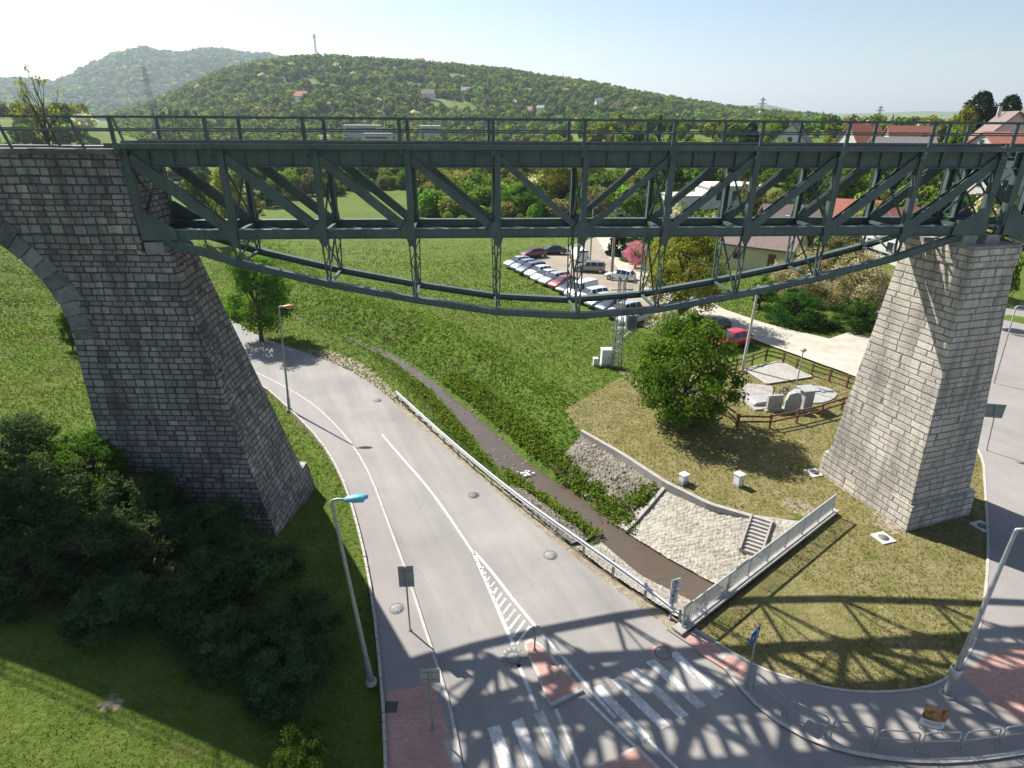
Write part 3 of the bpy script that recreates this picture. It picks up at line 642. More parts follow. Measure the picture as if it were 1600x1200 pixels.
# ================================================================== THE STEEL BRIDGE
BX0, BY0, BANG, BL, BD = -16.14, 27.17, .0785, 3.87, 2.8
ZT, ZTB, ZB, ZBB, ZDK = 18.70, 17.95, 15.36, 14.94, 18.86
DROP = [0, .32, .57, .77, .935, 1.0, .935, .77, .57, .32, 0]
SB = .939          # the bridge and viaduct tops sit a little nearer the camera
def vsc(p): return (p[0] * SB, p[1] * SB, CAMZ + (p[2] - CAMZ) * SB)
def make_bridge(name, label, loc, rz, n, shallow=False):
    R = thing(name, label, 'bridge', loc, rz); R.scale = (SB, SB, SB); st = M['steel']; Ltot = n * BL; X = (0, 1, 0)
    node = [(i * BL) for i in range(n + 1)]
    bz = [ZB - .25 - 3.95 * DROP[i] for i in range(n + 1)]; bz[0] = bz[-1] = ZBB + .05
    for d in (0.0, BD):
        sgn = -1 if d == 0 else 1
        # top girder with flanges and stiffeners
        m = MB().ibeam((-.35, d, (ZT + ZTB) / 2), (Ltot + .35, d, (ZT + ZTB) / 2), .34, ZT - ZTB, .045, X)
        for k in range(int(Ltot / .96) + 1): m.box((k * .967, d + sgn * .075, (ZT + ZTB) / 2), (.03, .12, ZT - ZTB - .1))
        m.bar((-.3, d + sgn * .032, ZTB + .14), (Ltot + .3, d + sgn * .032, ZTB + .14), .02, .16, X)
        m.build('top_chord', st, R)
        m = MB().ibeam((-.3, d, (ZB + ZBB) / 2), (Ltot + .3, d, (ZB + ZBB) / 2), .36, ZB - ZBB, .035, X)
        m.bar((-.3, d + sgn * .12, (ZB + ZBB) / 2), (Ltot + .3, d + sgn * .12, (ZB + ZBB) / 2), .02, ZB - ZBB - .075, X); m.build('bottom_chord', st, R)
        m = MB()
        for i in range(n):
            a = (node[i] + (.5 if i == 0 else 0), d, bz[i]); b = (node[i + 1] - (.5 if i == n - 1 else 0), d, bz[i + 1]); m.ibeam(a, b, .32, .29, .03, X)
            m.bar((a[0], d + sgn * .13, a[2]), (b[0], d + sgn * .13, b[2]), .022, .22, X)
        m.build('curved_chord', st, R)
        for i, s in enumerate(node):
            wdt = .34 if i in (0, n) else .26
            m = MB().bar((s - wdt / 2 + .04, d, ZB - .02), (s - wdt / 2 + .04, d, ZTB + .02), .05, .24, (1, 0, 0)); m.bar((s + wdt / 2 - .04, d, ZB - .02), (s + wdt / 2 - .04, d, ZTB + .02), .05, .24, (1, 0, 0))
            m.bar((s, d, ZB), (s, d, ZTB), wdt - .12, .03, (1, 0, 0))
            m.bar((s, d + sgn * .19, ZB), (s, d + sgn * .19, ZT - .05), wdt, .035, (1, 0, 0))
            m.build('post', st, R)
            # gusset plates at the lower node (one outline) and at the upper node
            o = d + sgn * .225; t_ = .014
            def plate(nm, out):
                nq = len(out); MB().add([(x, o - t_, z) for x, z in out] + [(x, o + t_, z) for x, z in out], [tuple(range(nq)), tuple(range(nq, 2 * nq))[::-1]] + [(k, nq + k, nq + (k + 1) % nq, (k + 1) % nq) for k in range(nq)]).build(nm, st, R)
            if i in (0, n):
                q = 1 if i == 0 else -1; plate('end_gusset', [(s, ZBB), (s + q * 1.5, ZBB), (s + q * 1.45, ZB + .05), (s + q * .25, ZB + .85), (s, ZB + .85)])
            else:
                l_, r_ = (.42, .16) if i < n / 2 else ((.16, .42) if i > n / 2 else (.42, .42))
                plate('gusset', [(s - .10, ZBB - .34), (s + .10, ZBB - .34), (s + .24, ZBB), (s + r_, ZBB), (s + r_, ZB + .08), (s + .14, ZB + .34), (s - .14, ZB + .34), (s - l_, ZB + .08), (s - l_, ZBB), (s - .24, ZBB)])
        for i in range(n):
            up_left = i < n / 2; a = (node[i] + .12, d, ZT - .38) if up_left else (node[i] + .12, d, ZB - .1); b = (node[i + 1] - .12, d, ZB - .1) if up_left else (node[i + 1] - .12, d, ZT - .38)
            dw = (.46, .42, .37, .32, .27)[min(i, n - 1 - i)]; m = MB().bar((a[0], d - .11, a[2]), (b[0], d - .11, b[2]), .03, dw, X).bar((a[0], d + .11, a[2]), (b[0], d + .11, b[2]), .03, dw, X); m.bar(a, b, .19, .02, X); m.build('diagonal', st, R)
        for i in range(1, n):
            s = node[i]; z0 = bz[i] + .1
            m = MB(); h = ZBB - z0
            for q in (-1, 1): m.bar((s + q * .15, d, ZBB), (s + q * .07, d, z0), .05, .12, (1, 0, 0))
            k = max(2, int(h / .5))
            for j in range(k):
                f0, f1 = j / k, (j + 1) / k; q = 1 if j % 2 else -1
                w0, w1 = .15 - .08 * f0, .15 - .08 * f1
                m.bar((s + q * w0, d, ZBB - h * f0), (s - q * w1, d, ZBB - h * f1), .02, .05, X)
            m.build('hanger', st, R)
    # cross bracing between the two trusses
    for i, s in enumerate(node):
        m = MB().bar((s, .1, ZTB - .05), (s, BD - .1, ZB + .1), .08, .05, (1, 0, 0)).bar((s + .03, .1, ZB + .1), (s + .03, BD - .1, ZTB - .05), .08, .05, (1, 0, 0)); m.build('sway_brace', st, R)
        m = MB().ibeam((s, .06, ZTB + .25), (s, BD - .06, ZTB + .25), .2, .45, .025, (1, 0, 0)); m.build('floor_beam', st, R)
        m = MB().bar((s, .05, ZB - .2), (s, BD - .05, ZB - .2), .16, .14, (1, 0, 0)); m.build('lower_strut', st, R)
        if 0 < i < n:
            m = MB().bar((s, .05, bz[i]), (s, BD - .05, bz[i]), .13, .10, (1, 0, 0))
            m.bar((s + .02, .06, ZBB - .05), (s + .02, BD - .06, bz[i] + .08), .07, .05, (1, 0, 0)).bar((s - .04, .06, bz[i] + .08), (s - .04, BD - .06, ZBB - .05), .07, .05, (1, 0, 0)); m.build('belly_brace', st, R)
    m = MB()
    for i in range(n):
        a, b = node[i], node[i + 1]; z = ZBB + .06
        m.bar((a, .1, z), (b, BD - .1, z), .11, .06).bar((a, BD - .1, z + .07), (b, .1, z + .07), .11, .06)
    m.build('lateral_bracing', st, R)
    m = MB()
    for i in range(n):
        a, b = node[i], node[i + 1]; z = ZTB + .12
        m.bar((a, .1, z), (b, BD - .1, z), .1, .06).bar((a, BD - .1, z + .07), (b, .1, z + .07), .1, .06)
    m.build('lateral_bracing', st, R)
    # deck, walkway plates, sleepers, rails
    for y0, sg in ((0, -1), (BD, 1)):          # open grating walkway: edge angle, bearing bars and cross bars
        m = MB().box((Ltot / 2, y0 + sg * .73, ZDK - .06), (Ltot + .8, .05, .2))
        for q in (.18, .32, .46, .60): m.box((Ltot / 2, y0 + sg * q, ZDK - .02), (Ltot + .8, .035, .05))
        for i in range(int(Ltot / .75)): m.box((i * .75 + .2, y0 + sg * .36, ZDK - .05), (.04, .72, .05))
        m.build('walkway', st, R)
    m = MB(); k = int(Ltot / .78)
    for i in range(k): m.box((i * Ltot / k + .3, BD / 2, ZT + .05), (.24, 2.5, .16))
    m.build('sleepers', M['sleeper'], R)
    for q in (-.75, .75): MB().bar((-.4, BD / 2 + q, ZT + .19), (Ltot + .4, BD / 2 + q, ZT + .19), .07, .13).build('rail', M['sleeper'], R)
    for d, s_ in ((-.66, -1), (BD + .66, 1)):
        for i in range(n + 1):
            s = node[i] - (.22 if i else -.0)
            m = MB().bar((s, d, ZDK - .35), (s, d, ZDK + 1.02), .15, .07, (1, 0, 0)); m.bar((s, d, ZDK - .38), (s, d - s_ * .45, ZTB + .4), .06, .06, (1, 0, 0)); m.build('railing_post', st, R)
        if d < 0:
            for i in range(n):
                s = node[i] + BL * .5
        for h in (1.02, .52): MB().bar((-.3, d, ZDK + h), (Ltot + .3, d, ZDK + h), .07, .09 if h > 1 else .06).build('handrail', st, R)
    return R
make_bridge('railway_bridge', 'long dark green fish-bellied steel truss railway bridge spanning the road and stream', vsc((BX0, BY0, 0)), BANG, 10)
ex = BX0 + (10 * BL + 1.05) * cos(BANG); ey = BY0 + (10 * BL + 1.05) * sin(BANG)
make_bridge('railway_bridge', 'short visible end of the next green truss span right of the pale stone pier', vsc((ex, ey, 0)), BANG + .07, 10)

# ================================================================== STONE VIADUCT (left) AND STONE PIER (right)
V_ = thing('stone_viaduct', 'dark grey masonry viaduct with round arch and tall battered pier on the left', 'viaduct', (-18, 29, 0))
off = Vector((-18, 29, 0))
def vb(m): m.v = [tuple(Vector(p) - off) for p in m.v]; return m
def vs(m): m.v = [vsc(p) for p in m.v]; return vb(m)
YF, YB = 26.88, 30.0
ACX, ACZ, AR = -26.05, 10.3, 5.85
prof = [(-16.25, 18.45), (-16.25, 14.35), (-20.25, 14.35), (-20.25, 10.3)]
for k in range(1, 32): a = pi * k / 32; prof.append((ACX + AR * cos(a), ACZ + AR * sin(a)))
prof += [(-31.9, 10.3), (-31.9, 2), (-60, 2), (-60, 18.45)]
def extr(prof, y0, y1):
    n = len(prof); A = sum(prof[i][0] * prof[(i + 1) % n][1] - prof[(i + 1) % n][0] * prof[i][1] for i in range(n))
    if A < 0: prof = prof[::-1]
    V = [(p[0], y0, p[1]) for p in prof] + [(p[0], y1, p[1]) for p in prof]
    return MB().add(V, [tuple(range(n)), tuple(range(n, 2 * n))[::-1]] + [(i, n + i, n + (i + 1) % n, (i + 1) % n) for i in range(n)])
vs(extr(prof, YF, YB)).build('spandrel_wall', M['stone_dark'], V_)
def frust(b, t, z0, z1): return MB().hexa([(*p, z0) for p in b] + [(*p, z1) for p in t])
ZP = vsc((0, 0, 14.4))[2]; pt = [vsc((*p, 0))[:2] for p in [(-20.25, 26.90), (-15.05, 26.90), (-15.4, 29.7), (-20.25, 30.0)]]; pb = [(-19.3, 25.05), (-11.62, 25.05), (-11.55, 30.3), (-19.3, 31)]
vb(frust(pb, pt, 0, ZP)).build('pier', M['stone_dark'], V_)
vb(frust([(-19.5, 24.8), (-11.4, 24.8), (-11.3, 30.6), (-19.5, 31.3)], [(-19.5, 24.95), (-11.78, 24.95), (-11.7, 30.4), (-19.5, 31.1)], -1.0, 1.8)).build('plinth', M['stone_dark'], V_)
m = MB(); rnd = random.Random(4)
nv = 31
for k in range(nv):
    a0 = pi * k / nv + .004; a1 = pi * (k + 1) / nv - .004; r1 = 6.8 + rnd.uniform(-.2, .2); pr = rnd.uniform(.03, .09)
    P = [(ACX + r * cos(a), ACZ + r * sin(a)) for r, a in ((AR - .03, a0), (r1, a0), (r1, a1), (AR - .03, a1))]
    e = extr(P, YF - pr, YF + .5); m.add(e.v, e.f)
vs(m).build('arch_ring', M['block_dark'], V_)
# quoins following the battered front right edge
m = MB()
for k in range(30):
    z0 = .25 + k * .48; z1 = z0 + .455; L = .75 if k % 2 else .42; W = .42 if k % 2 else .75
    def ed(z):
        f = z / ZP; return (pb[1][0] + (pt[1][0] - pb[1][0]) * f + .03, pb[1][1] + (pt[1][1] - pb[1][1]) * f - .03)
    (x0, y0), (x1, y1) = ed(z0), ed(z1); m.hexa([(x0 - L, y0, z0), (x0, y0, z0), (x0, y0 + W, z0), (x0 - L, y0 + W, z0), (x1 - L, y1, z1), (x1, y1, z1), (x1, y1 + W, z1), (x1 - L, y1 + W, z1)])
vb(m).build('quoins', M['stone_dark'], V_)
for yy in (YF + .2, YB - .2):
    m = MB(); x = -60.0
    while x < -16.3:
        L = min(rnd.uniform(.9, 1.5), -16.2 - x); m.box((x + L / 2, yy, 18.555 + rnd.uniform(-.012, .012)), (L - .015, .72, .21)); x += L
    vs(m).build('coping', M['block_dark'], V_)
vs(MB().box((-38.2, (YF + YB) / 2, 18.46), (43.4, YB - YF - 1.15, .2))).build('ballast', M['conc_dark'], V_)
vs(MB().box((-17.2, 27.6, 18.72), (2.4, .5, .07), .06)).build('walkway_boards', M['pole_wood'], V_)
for yy, s in ((YF + .1, 1), (YB - .1, -1)):
    for x in (-17.55, -20.55, -23.5, -26.5, -29.5, -33, -37, -41):
        p0 = (x, yy, 18.3); p1 = (x - .45, yy, 19.86)
        vs(MB().bar(p0, p1, .10, .07)).build('railing_post', M['steel'], V_)
    for h in (19.86, 19.36): vs(MB().bar((-60, yy, h), (-16.4, yy, h), .06, .08)).build('handrail', M['steel'], V_)
for q in (-.75, .75): vs(MB().bar((-60, 28.45 + q, 18.60), (-16.5, 28.45 + q, 18.60), .07, .13)).build('rail', M['sleeper'], V_)
vs(MB().box((-15.7, 27.3, 14.62), (.8, .7, .46))).build('bearing', M['conc_dark'], V_)
vs(MB().box((-15.85, 29.4, 14.62), (.8, .55, .46))).build('bearing', M['conc_dark'], V_)

Pp = thing('stone_pier', 'pale limestone bridge pier with one sunlit face on the right of the lawn', 'pier', (22.5, 30, 0)); off = Vector((22.5, 30, 0))
T_ = [vsc((*p, 0))[:2] for p in [(21.85, 29.3), (24.7, 30.15), (23.6, 33.8), (20.65, 32.85)]]; zt13, zt14a, zt14, zt14b, zt15 = [vsc((0, 0, q))[2] for q in (13.55, 13.554, 14.35, 14.354, 14.5)]; B_ = [(20.95, 26.95), (25.2, 28.5), (23.9, 34.2), (19.1, 32.6)]
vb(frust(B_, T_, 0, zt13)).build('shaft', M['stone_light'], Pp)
def grow(P, g):
    c = np.mean(np.array(P), 0); return [tuple(c + (np.array(p) - c) * (1 + g / hypot(*(np.array(p) - c)))) for p in P]
vb(frust(grow(B_, .26), grow(B_, .12), -.8, 1.5)).build('plinth', M['stone_light'], Pp)
vb(frust(grow(T_, .07), grow(T_, .07), zt14a, zt14)).build('cap', M['stone_light'], Pp)
vb(frust(grow(T_, .02), grow(T_, .02), zt14b, zt15)).build('bearing_shelf', M['block_light'], Pp)
for bx, by in ((21.9, 30.15), (23.1, 30.3), (21.7, 32.7), (22.9, 32.9)):
    vs(MB().box((bx, by, 14.72), (.7, .6, .44), .1)).build('bearing', M['conc_dark'], Pp)

# ================================================================== STREET FURNITURE
def rail_line(A, n): return resample(A, n)
# W-beam guardrail
t = thing('guardrail', 'long galvanised steel crash barrier along the right edge of the road above the stream', 'guardrail', (*pg(800, 785), 0)); off = Vector((*pg(800, 785), 0))
P = resample(GRAIL, 70); prof = [(-.02, .56), (.045, .60), (-.02, .66), (-.02, .70), (.045, .76), (-.02, .82)]
V = []; Fq = []
for h, (dx, z) in enumerate(prof):
    Q = offset_line(P, -dx)
    for k, p in enumerate(Q): V.append((p[0], p[1], z - .02))
for h in range(len(prof) - 1):
    for k in range(69): Fq.append((h * 70 + k, h * 70 + k + 1, (h + 1) * 70 + k + 1, (h + 1) * 70 + k))
m = vb(MB().add(V, Fq)); o = m.build('beam', M['galv'], t); sm = o.modifiers.new('solid', 'SOLIDIFY'); sm.thickness = .006
pp = resample(offset_line(P, .09), 15)
for p in pp: vb(MB().ibeam((p[0], p[1], -.4), (p[0], p[1], .80), .10, .12, .01, (1, 0, 0))).build('post', M['galv_dull'], t)
for p, q in zip(resample(P, 15), pp): vb(MB().bar((*p, .69), (*q, .69), .09, .12)).build('spacer', M['galv_dull'], t)

# headwall with baluster railing
wd = (W1 - W0) / hypot(*(W1 - W0)); wn = np.array((-wd[1], wd[0])); LW = hypot(*(W1 - W0)); wang = atan2(wd[1], wd[0])
t = thing('headwall', 'pale concrete wall edge carrying the railing above the stream culvert', 'wall', (*W0, 0), wang)
MB().box((LW / 2, -.02, -1.2), (LW + .5, .30, 2.66)).build('wall', M['concrete'], t); MB().box((LW / 2, 0, .19), (LW + .6, .5, .11)).build('coping', M['concrete'], t)
t = thing('baluster_railing', 'grey metal railing with vertical bars on the concrete wall across the stream', 'railing', (*W0, .245), wang)
nb = 8; bl = LW / nb
for i in range(nb + 1): MB().box((min(max(i * bl, .06), LW - .06), 0, .5), (.07, .07, 1.04)).build('post', M['rail_grey'], t)
MB().bar((.02, 0, 1.06), (LW - .02, 0, 1.06), .065, .05).build('handrail', M['rail_grey'], t)
for i in range(nb):
    m = MB().bar((i * bl + .05, 0, 1.005), ((i + 1) * bl - .05, 0, 1.005), .03, .03).bar((i * bl + .05, 0, .14), ((i + 1) * bl - .05, 0, .14), .04, .04)
    k = 13
    for j in range(1, k): m.box((i * bl + j * bl / k, 0, .57), (.036, .036, .85))
    m.build('baluster_panel', M['rail_grey'], t)
# flight of concrete steps on the bank
a = np.array(pg(1190, 812)); b = np.array(pg(1168, 884, -1.75)); d = (b - a); Ls = hypot(*d); d /= Ls
t = thing('bank_steps', 'narrow flight of pale concrete steps down the stone pitched bank', 'steps', (*a, 0), atan2(d[1], d[0]))
zb0, zb1 = .12, zt(*b) + .25; ns = 10
for i in range(ns):
    z = zb0 + (zb1 - zb0) * i / (ns - 1); MB().box((Ls * (i + .5) / ns, 0, z - .16), (Ls / ns - .01, .95, .42)).build('step', M['concrete'], t)
for q in (-.53, .53): MB().bar((0, q, zb0 + .0), (Ls, q, zb1 + .0), .1, .3).build('side_kerb', M['concrete'], t)

# street lamps
def lamp(label, base, top, arm, mat, r=.085, hl=.75, hang=0.0, z0=0, group=None, double=False):
    t = thing('street_lamp', label, 'street lamp', (base[0], base[1], z0), 0, group); lx = top[0] - base[0]; ly = top[1] - base[1]; h = top[2] - z0
    MB().tube([(0, 0, -.2), (lx * .02, ly * .02, .0), (lx * .12, ly * .12, h * .12), (lx * .13, ly * .13, h * .13), (lx, ly, h)], [r * 1.35, r * 1.35, r * 1.25, r, r * .6], 10).build('pole', M['galv_dull'], t)
    MB().lathe((0, 0, 0), [(r * 2.4, -.1), (r * 2.4, .06), (r * 1.5, .10)], 14).build('base_collar', M['concrete'], t)
    A = Vector((lx, ly, h)); d = Vector((cos(arm[1]), sin(arm[1]), .08)); E = A + d * arm[0]
    MB().tube([A - Vector((0, 0, .12)), A + Vector((0, 0, .02)), A + d * .18 + Vector((0, 0, .05)), E], [r * .55] * 4, 8).build('arm', M['galv_dull'], t)
    s = Vector((-d.y, d.x, 0)).normalized(); P = []; 
    hd = MB(); V = []; stn = [(0, .07, .05), (.12, .12, .09), (.45, .17, .12), (.8, .16, .10), (1.0, .07, .05)]
    for f, wv, hv in stn:
        c = E + d * (f * hl - .05)
        for k in range(8):
            an = 2 * pi * k / 8; V.append(c + s * cos(an) * wv + Vector((0, 0, 1)) * sin(an) * hv)
    Fh = [(i * 8 + k, i * 8 + (k + 1) % 8, (i + 1) * 8 + (k + 1) % 8, (i + 1) * 8 + k) for i in range(4) for k in range(8)] + [tuple(range(8))[::-1], tuple(range(32, 40))]
    hd.add(V, Fh, True).build('lamp_head', M[mat], t)
    c = E + d * (hl * .5); m = MB().box((c.x, c.y, c.z - .115), (.4, .2, .03), atan2(d.y, d.x)); m.build('lens', M['frame'], t)
    return t
b = pg(580, 1065, .3); tp = pY(518, 783, b[1]); lamp('tall street lamp with a turquoise lamp head in front of the dark stone pier', b, (tp[0], b[1], tp[2]), (.45, .12), 'cyan', .085, .78, z0=.3)
b = pg(452, 640, .15); tp = pY(436, 480, b[1]); lamp('street lamp with an orange brown head beside the young leafy tree by the far bend', b, (tp[0], b[1], tp[2]), (.25, .12), 'orange_lamp', .085, .85, z0=.15)
b = pg(1478, 1086, .085); tp = pY(1588, 828, b[1]); lt = lamp('tall pale steel street lamp nearest the camera leaning over the right pavement', b, (tp[0], b[1], tp[2]), (.9, -.25), 'galv', .10, .8, z0=.085)
# small clamp parts on the near lamp
MB().lathe((0, 0, 1.0), [(.2, 0), (.2, .35), (.15, .4)], 12).build('cable_box', M['galv'], lt)
# globe garden lamp in the fenced plot
b = pg(1243, 607); tp = pY(1253, 545, b[1]); t = thing('garden_lamp', 'slender dark garden lamp with a small dome inside the fenced memorial plot', 'lamp', (*b, 0))
MB().tube([(0, 0, -.1), (0, 0, tp[2] - .3)], [.055, .045], 8).build('pole', M['sign_back'], t); MB().lathe((0, 0, tp[2] - .3), [(.05, 0), (.2, .12), (.24, .2), (.18, .3), (0, .36)], 14).build('lamp_head', M['galv'], t)

# signs seen from behind
def sign(label, base, top, z0, wd, ht, shape='rect', yaw=0.0, mat='sign_back', two=False, pole_r=.035, cat='road sign', down=.0):
    h = top[2] - z0; t = thing('road_sign', label, cat, (base[0], base[1], z0), 0); dx = top[0] - base[0]
    MB().tube([(0, 0, -.2), (dx, 0, h)], [pole_r, pole_r], 8).build('pole', M['galv_dull'], t); MB().lathe((0, 0, 0), [(pole_r * 2.2, -.05), (pole_r * 2.2, .04), (pole_r * 1.2, .06)], 10).build('base_plate', M['galv_dull'], t)
    C = Vector((dx, 0, h - ht / 2)); u = Vector((cos(yaw), sin(yaw), 0)); nn = Vector((-sin(yaw), cos(yaw), 0)); C = C + nn * .06
    if shape == 'rect':
        MB().bar(C - Vector((0, 0, ht / 2)), C + Vector((0, 0, ht / 2)), wd, .025, u).build('panel', M[mat], t)
        f = C + nn * .02; MB().bar(f - Vector((0, 0, ht / 2 - .02)), f + Vector((0, 0, ht / 2 - .02)), wd - .04, .006, u).build('face', M['plate'], t)
        for q in (-.28, .28): 
            c2 = C + Vector((0, 0, q * ht)) - nn * .03; MB().bar(c2 - u * wd * .45, c2 + u * wd * .45, .03, .04).build('bracket', M[mat], t)
    else:
        for nm, o, r, mt in (('panel', 0, wd / 2, mat), ('face', .016, wd / 2 - .01, 'blue_sign')):
            V = []; 
            for k in range(28):
                an = 2 * pi * k / 28
                for s in (-.012, .012): V.append(C + nn * (o + s * (1 if nm == 'panel' else .4)) + u * cos(an) * r + Vector((0, 0, sin(an) * r)))
            Fc = [(2 * k, 2 * ((k + 1) % 28), 2 * ((k + 1) % 28) + 1, 2 * k + 1) for k in range(28)] + [tuple(range(0, 56, 2))[::-1], tuple(range(1, 56, 2))]
            MB().add(V, Fc).build(nm, M[mt], t)
        MB().bar(C - nn * .03 - u * .12, C - nn * .03 + u * .12, .03, .04).build('bracket', M['galv'], t)
    return t
b = pg(641, 985, .11); tp = pY(633, 886, b[1]); sign('grey back of a tall rectangular road sign on the left sidewalk', b, tp, .11, .62, 1.05, yaw=.03)
b = pg(676, 1142, .12); tp = pY(671, 1048, b[1]); sign('grey back of a square road sign standing on the left pink paving', b, tp, .12, .66, .62, yaw=.0)
b = pg(835, 1015, .127); tp = pY(837, 979, b[1]); sign('round keep-side sign seen from behind on the tip of the traffic island', b, tp, .127, .50, .50, 'round', yaw=.25)
# tall plate with ring sign by the railing
b = pg(1047, 966, .05); tp = pY(1058, 906, b[1]); t = sign('tall white plate with two small prohibition discs beside the end of the guardrail', b, tp, .05, .42, 1.35, yaw=.35, mat='plate')
def disc(parent, c, u, nn, r, mat, name, rin=0):
    V = []; n = 24
    for k in range(n):
        a = 2 * pi * k / n; V.append(c + u * cos(a) * r + Vector((0, 0, sin(a) * r)))
    if rin:
        for k in range(n):
            a = 2 * pi * k / n; V.append(c + u * cos(a) * rin + Vector((0, 0, sin(a) * rin)))
        F_ = [(k, (k + 1) % n, n + (k + 1) % n, n + k) for k in range(n)]
    else: F_ = [tuple(range(n))]
    MB().add(V, F_).build(name, M[mat], parent)
hh = tp[2] - .05; u = Vector((cos(.35), sin(.35), 0)); nn = Vector((-sin(.35), cos(.35), 0)); C0 = Vector((tp[0] - b[0], 0, 0)) + nn * .06 - nn * .0165
disc(t, C0 + Vector((0, 0, hh - .3)), u, nn, .17, 'ink', 'ring', .135); MB().bar(C0 - nn * .003 + Vector((0, 0, hh - .4)), C0 - nn * .003 + Vector((0, 0, hh - .2)), .05, .004, u).build('symbol', M['ink'], t)
MB().bar(C0 - nn * .003 + u * .10 + Vector((0, 0, hh - .62)), C0 - nn * .003 - u * .10 + Vector((0, 0, hh - .92)), .07, .004, u).build('symbol', M['ink'], t)
disc(t, C0 + Vector((0, 0, hh - .77)), u, nn, .16, 'ink', 'ring', .14); MB().bar(C0 - nn * .003 - u * .08 + Vector((0, 0, hh - 1.12)), C0 - nn * .003 + u * .08 + Vector((0, 0, hh - 1.12)), .05, .004, u).build('symbol', M['ink'], t)
# blue pedestrian crossing sign (seen nearly edge on)
b = pg(1166, 1075, .085); tp = pY(1184, 985, b[1]); t = sign('blue square pedestrian sign on a leaning pole at the start of the hoop barriers', b, tp, .085, .6, .6, yaw=.72, mat='blue_sign'); t.children[2]
u = Vector((cos(.72), sin(.72), 0)); nn = Vector((-sin(.72), cos(.72), 0)); C0 = Vector((tp[0] - b[0], 0, tp[2] - .085 - .3)) + nn * .046
MB().add([C0 - u * .2 - Vector((0, 0, .2)), C0 + u * .2 - Vector((0, 0, .2)), C0 + Vector((0, 0, .2))], [(0, 1, 2)]).build('symbol', M['plate'], t)
MB().bar(C0 - nn * .004 - Vector((0, 0, .16)) - u * .06, C0 - nn * .004 + Vector((0, 0, .08)) + u * .01, .06, .004, u).build('symbol', M['ink'], t)
# large dark sign on the right beyond the pier
b = pg(1542, 704, .085); tp = pY(1558, 632, b[1]); sign('large dark green backed road sign on a thin post right of the pale pier', b, tp, .085, 1.15, .95, yaw=-.18, mat='transformer')
b = pg(1556, 520); tp = pY(1588, 476, b[1])
t = thing('pipe_frame', 'thin bent steel pipe frame standing behind the right edge of the pale pier', 'pipe frame', (*pg(1553, 600), 0)); hx = pY(1588, 478, pg(1553, 600)[1])
MB().tube([(0, 0, -.1), (hx[0] - pg(1553, 600)[0], 0, hx[2] - .1), (hx[0] - pg(1553, 600)[0] + .15, 0, hx[2]), (hx[0] - pg(1553, 600)[0] + 1.6, 0, hx[2])], [.05] * 4, 8).build('pole', M['galv_dull'], t)
MB().lathe((0, 0, 0), [(.1, -.05), (.1, .05), (.06, .07)], 10).build('base_plate', M['galv_dull'], t)

# bent-tube hoop barriers along the right pavement kerb
HP = resample([p for p in offset_line(resample(HOOPS, 200), .42)], 400); cum = np.r_[0, np.cumsum(np.hypot(*np.diff(HP, axis=0).T))]
i0 = int(np.argmin(np.hypot(*(HP - np.array(pg(1169, 1082, .1))).T))); s = cum[i0]
lbl = ['leftmost steel hoop barrier on the right pavement kerb beside the blue sign', 'second steel hoop barrier from the blue sign along the pavement kerb', 'third steel hoop barrier from the blue sign with a shiny sunlit top', 'fourth steel hoop barrier from the blue sign along the pavement kerb', 'fifth steel hoop barrier from the blue sign along the pavement kerb', 'sixth steel hoop barrier just left of the tall near lamp', 'seventh steel hoop barrier just right of the tall near lamp', 'rightmost steel hoop barrier at the far end of the kerb row']
first = None
for k in range(8):
    a = np.array([np.interp(s, cum, HP[:, 0]), np.interp(s, cum, HP[:, 1])]); e = s + 1.28; bb = np.array([np.interp(e, cum, HP[:, 0]), np.interp(e, cum, HP[:, 1])]); s = e + .17
    Lh = hypot(*(bb - a))
    if first is None:
        t = thing('hoop_barrier', lbl[0], 'barrier', (*a, .085), atan2(*(bb - a)[::-1]), 'hoop barriers along the pavement kerb'); first = t; L = Lh
        arc = lambda x0, z0, a0, a1: [(x0 + .14 * cos(q), 0, z0 + .14 * sin(q)) for q in np.linspace(a0, a1, 6)]
        MB().tube([(0, 0, -.2)] + arc(.14, .76, pi, pi / 2) + arc(L - .14, .76, pi / 2, 0) + [(L, 0, -.2)], .027, 8).build('hoop', M['galv_dull'], t)
        MB().tube([(.0, 0, .48), (L, 0, .48)], .02, 8).build('crossbar', M['galv_dull'], t)
        for q in (0, L): MB().lathe((q, 0, 0), [(.07, -.05), (.07, .012), (.03, .016)], 10).build('foot_plate', M['galv_dull'], t)
    else:
        t = copy_tree(first); t.location = (*a, .085); t.rotation_euler = (0, 0, atan2(*(bb - a)[::-1])); t['label'] = lbl[k]; t.scale = (Lh / L, 1, 1)

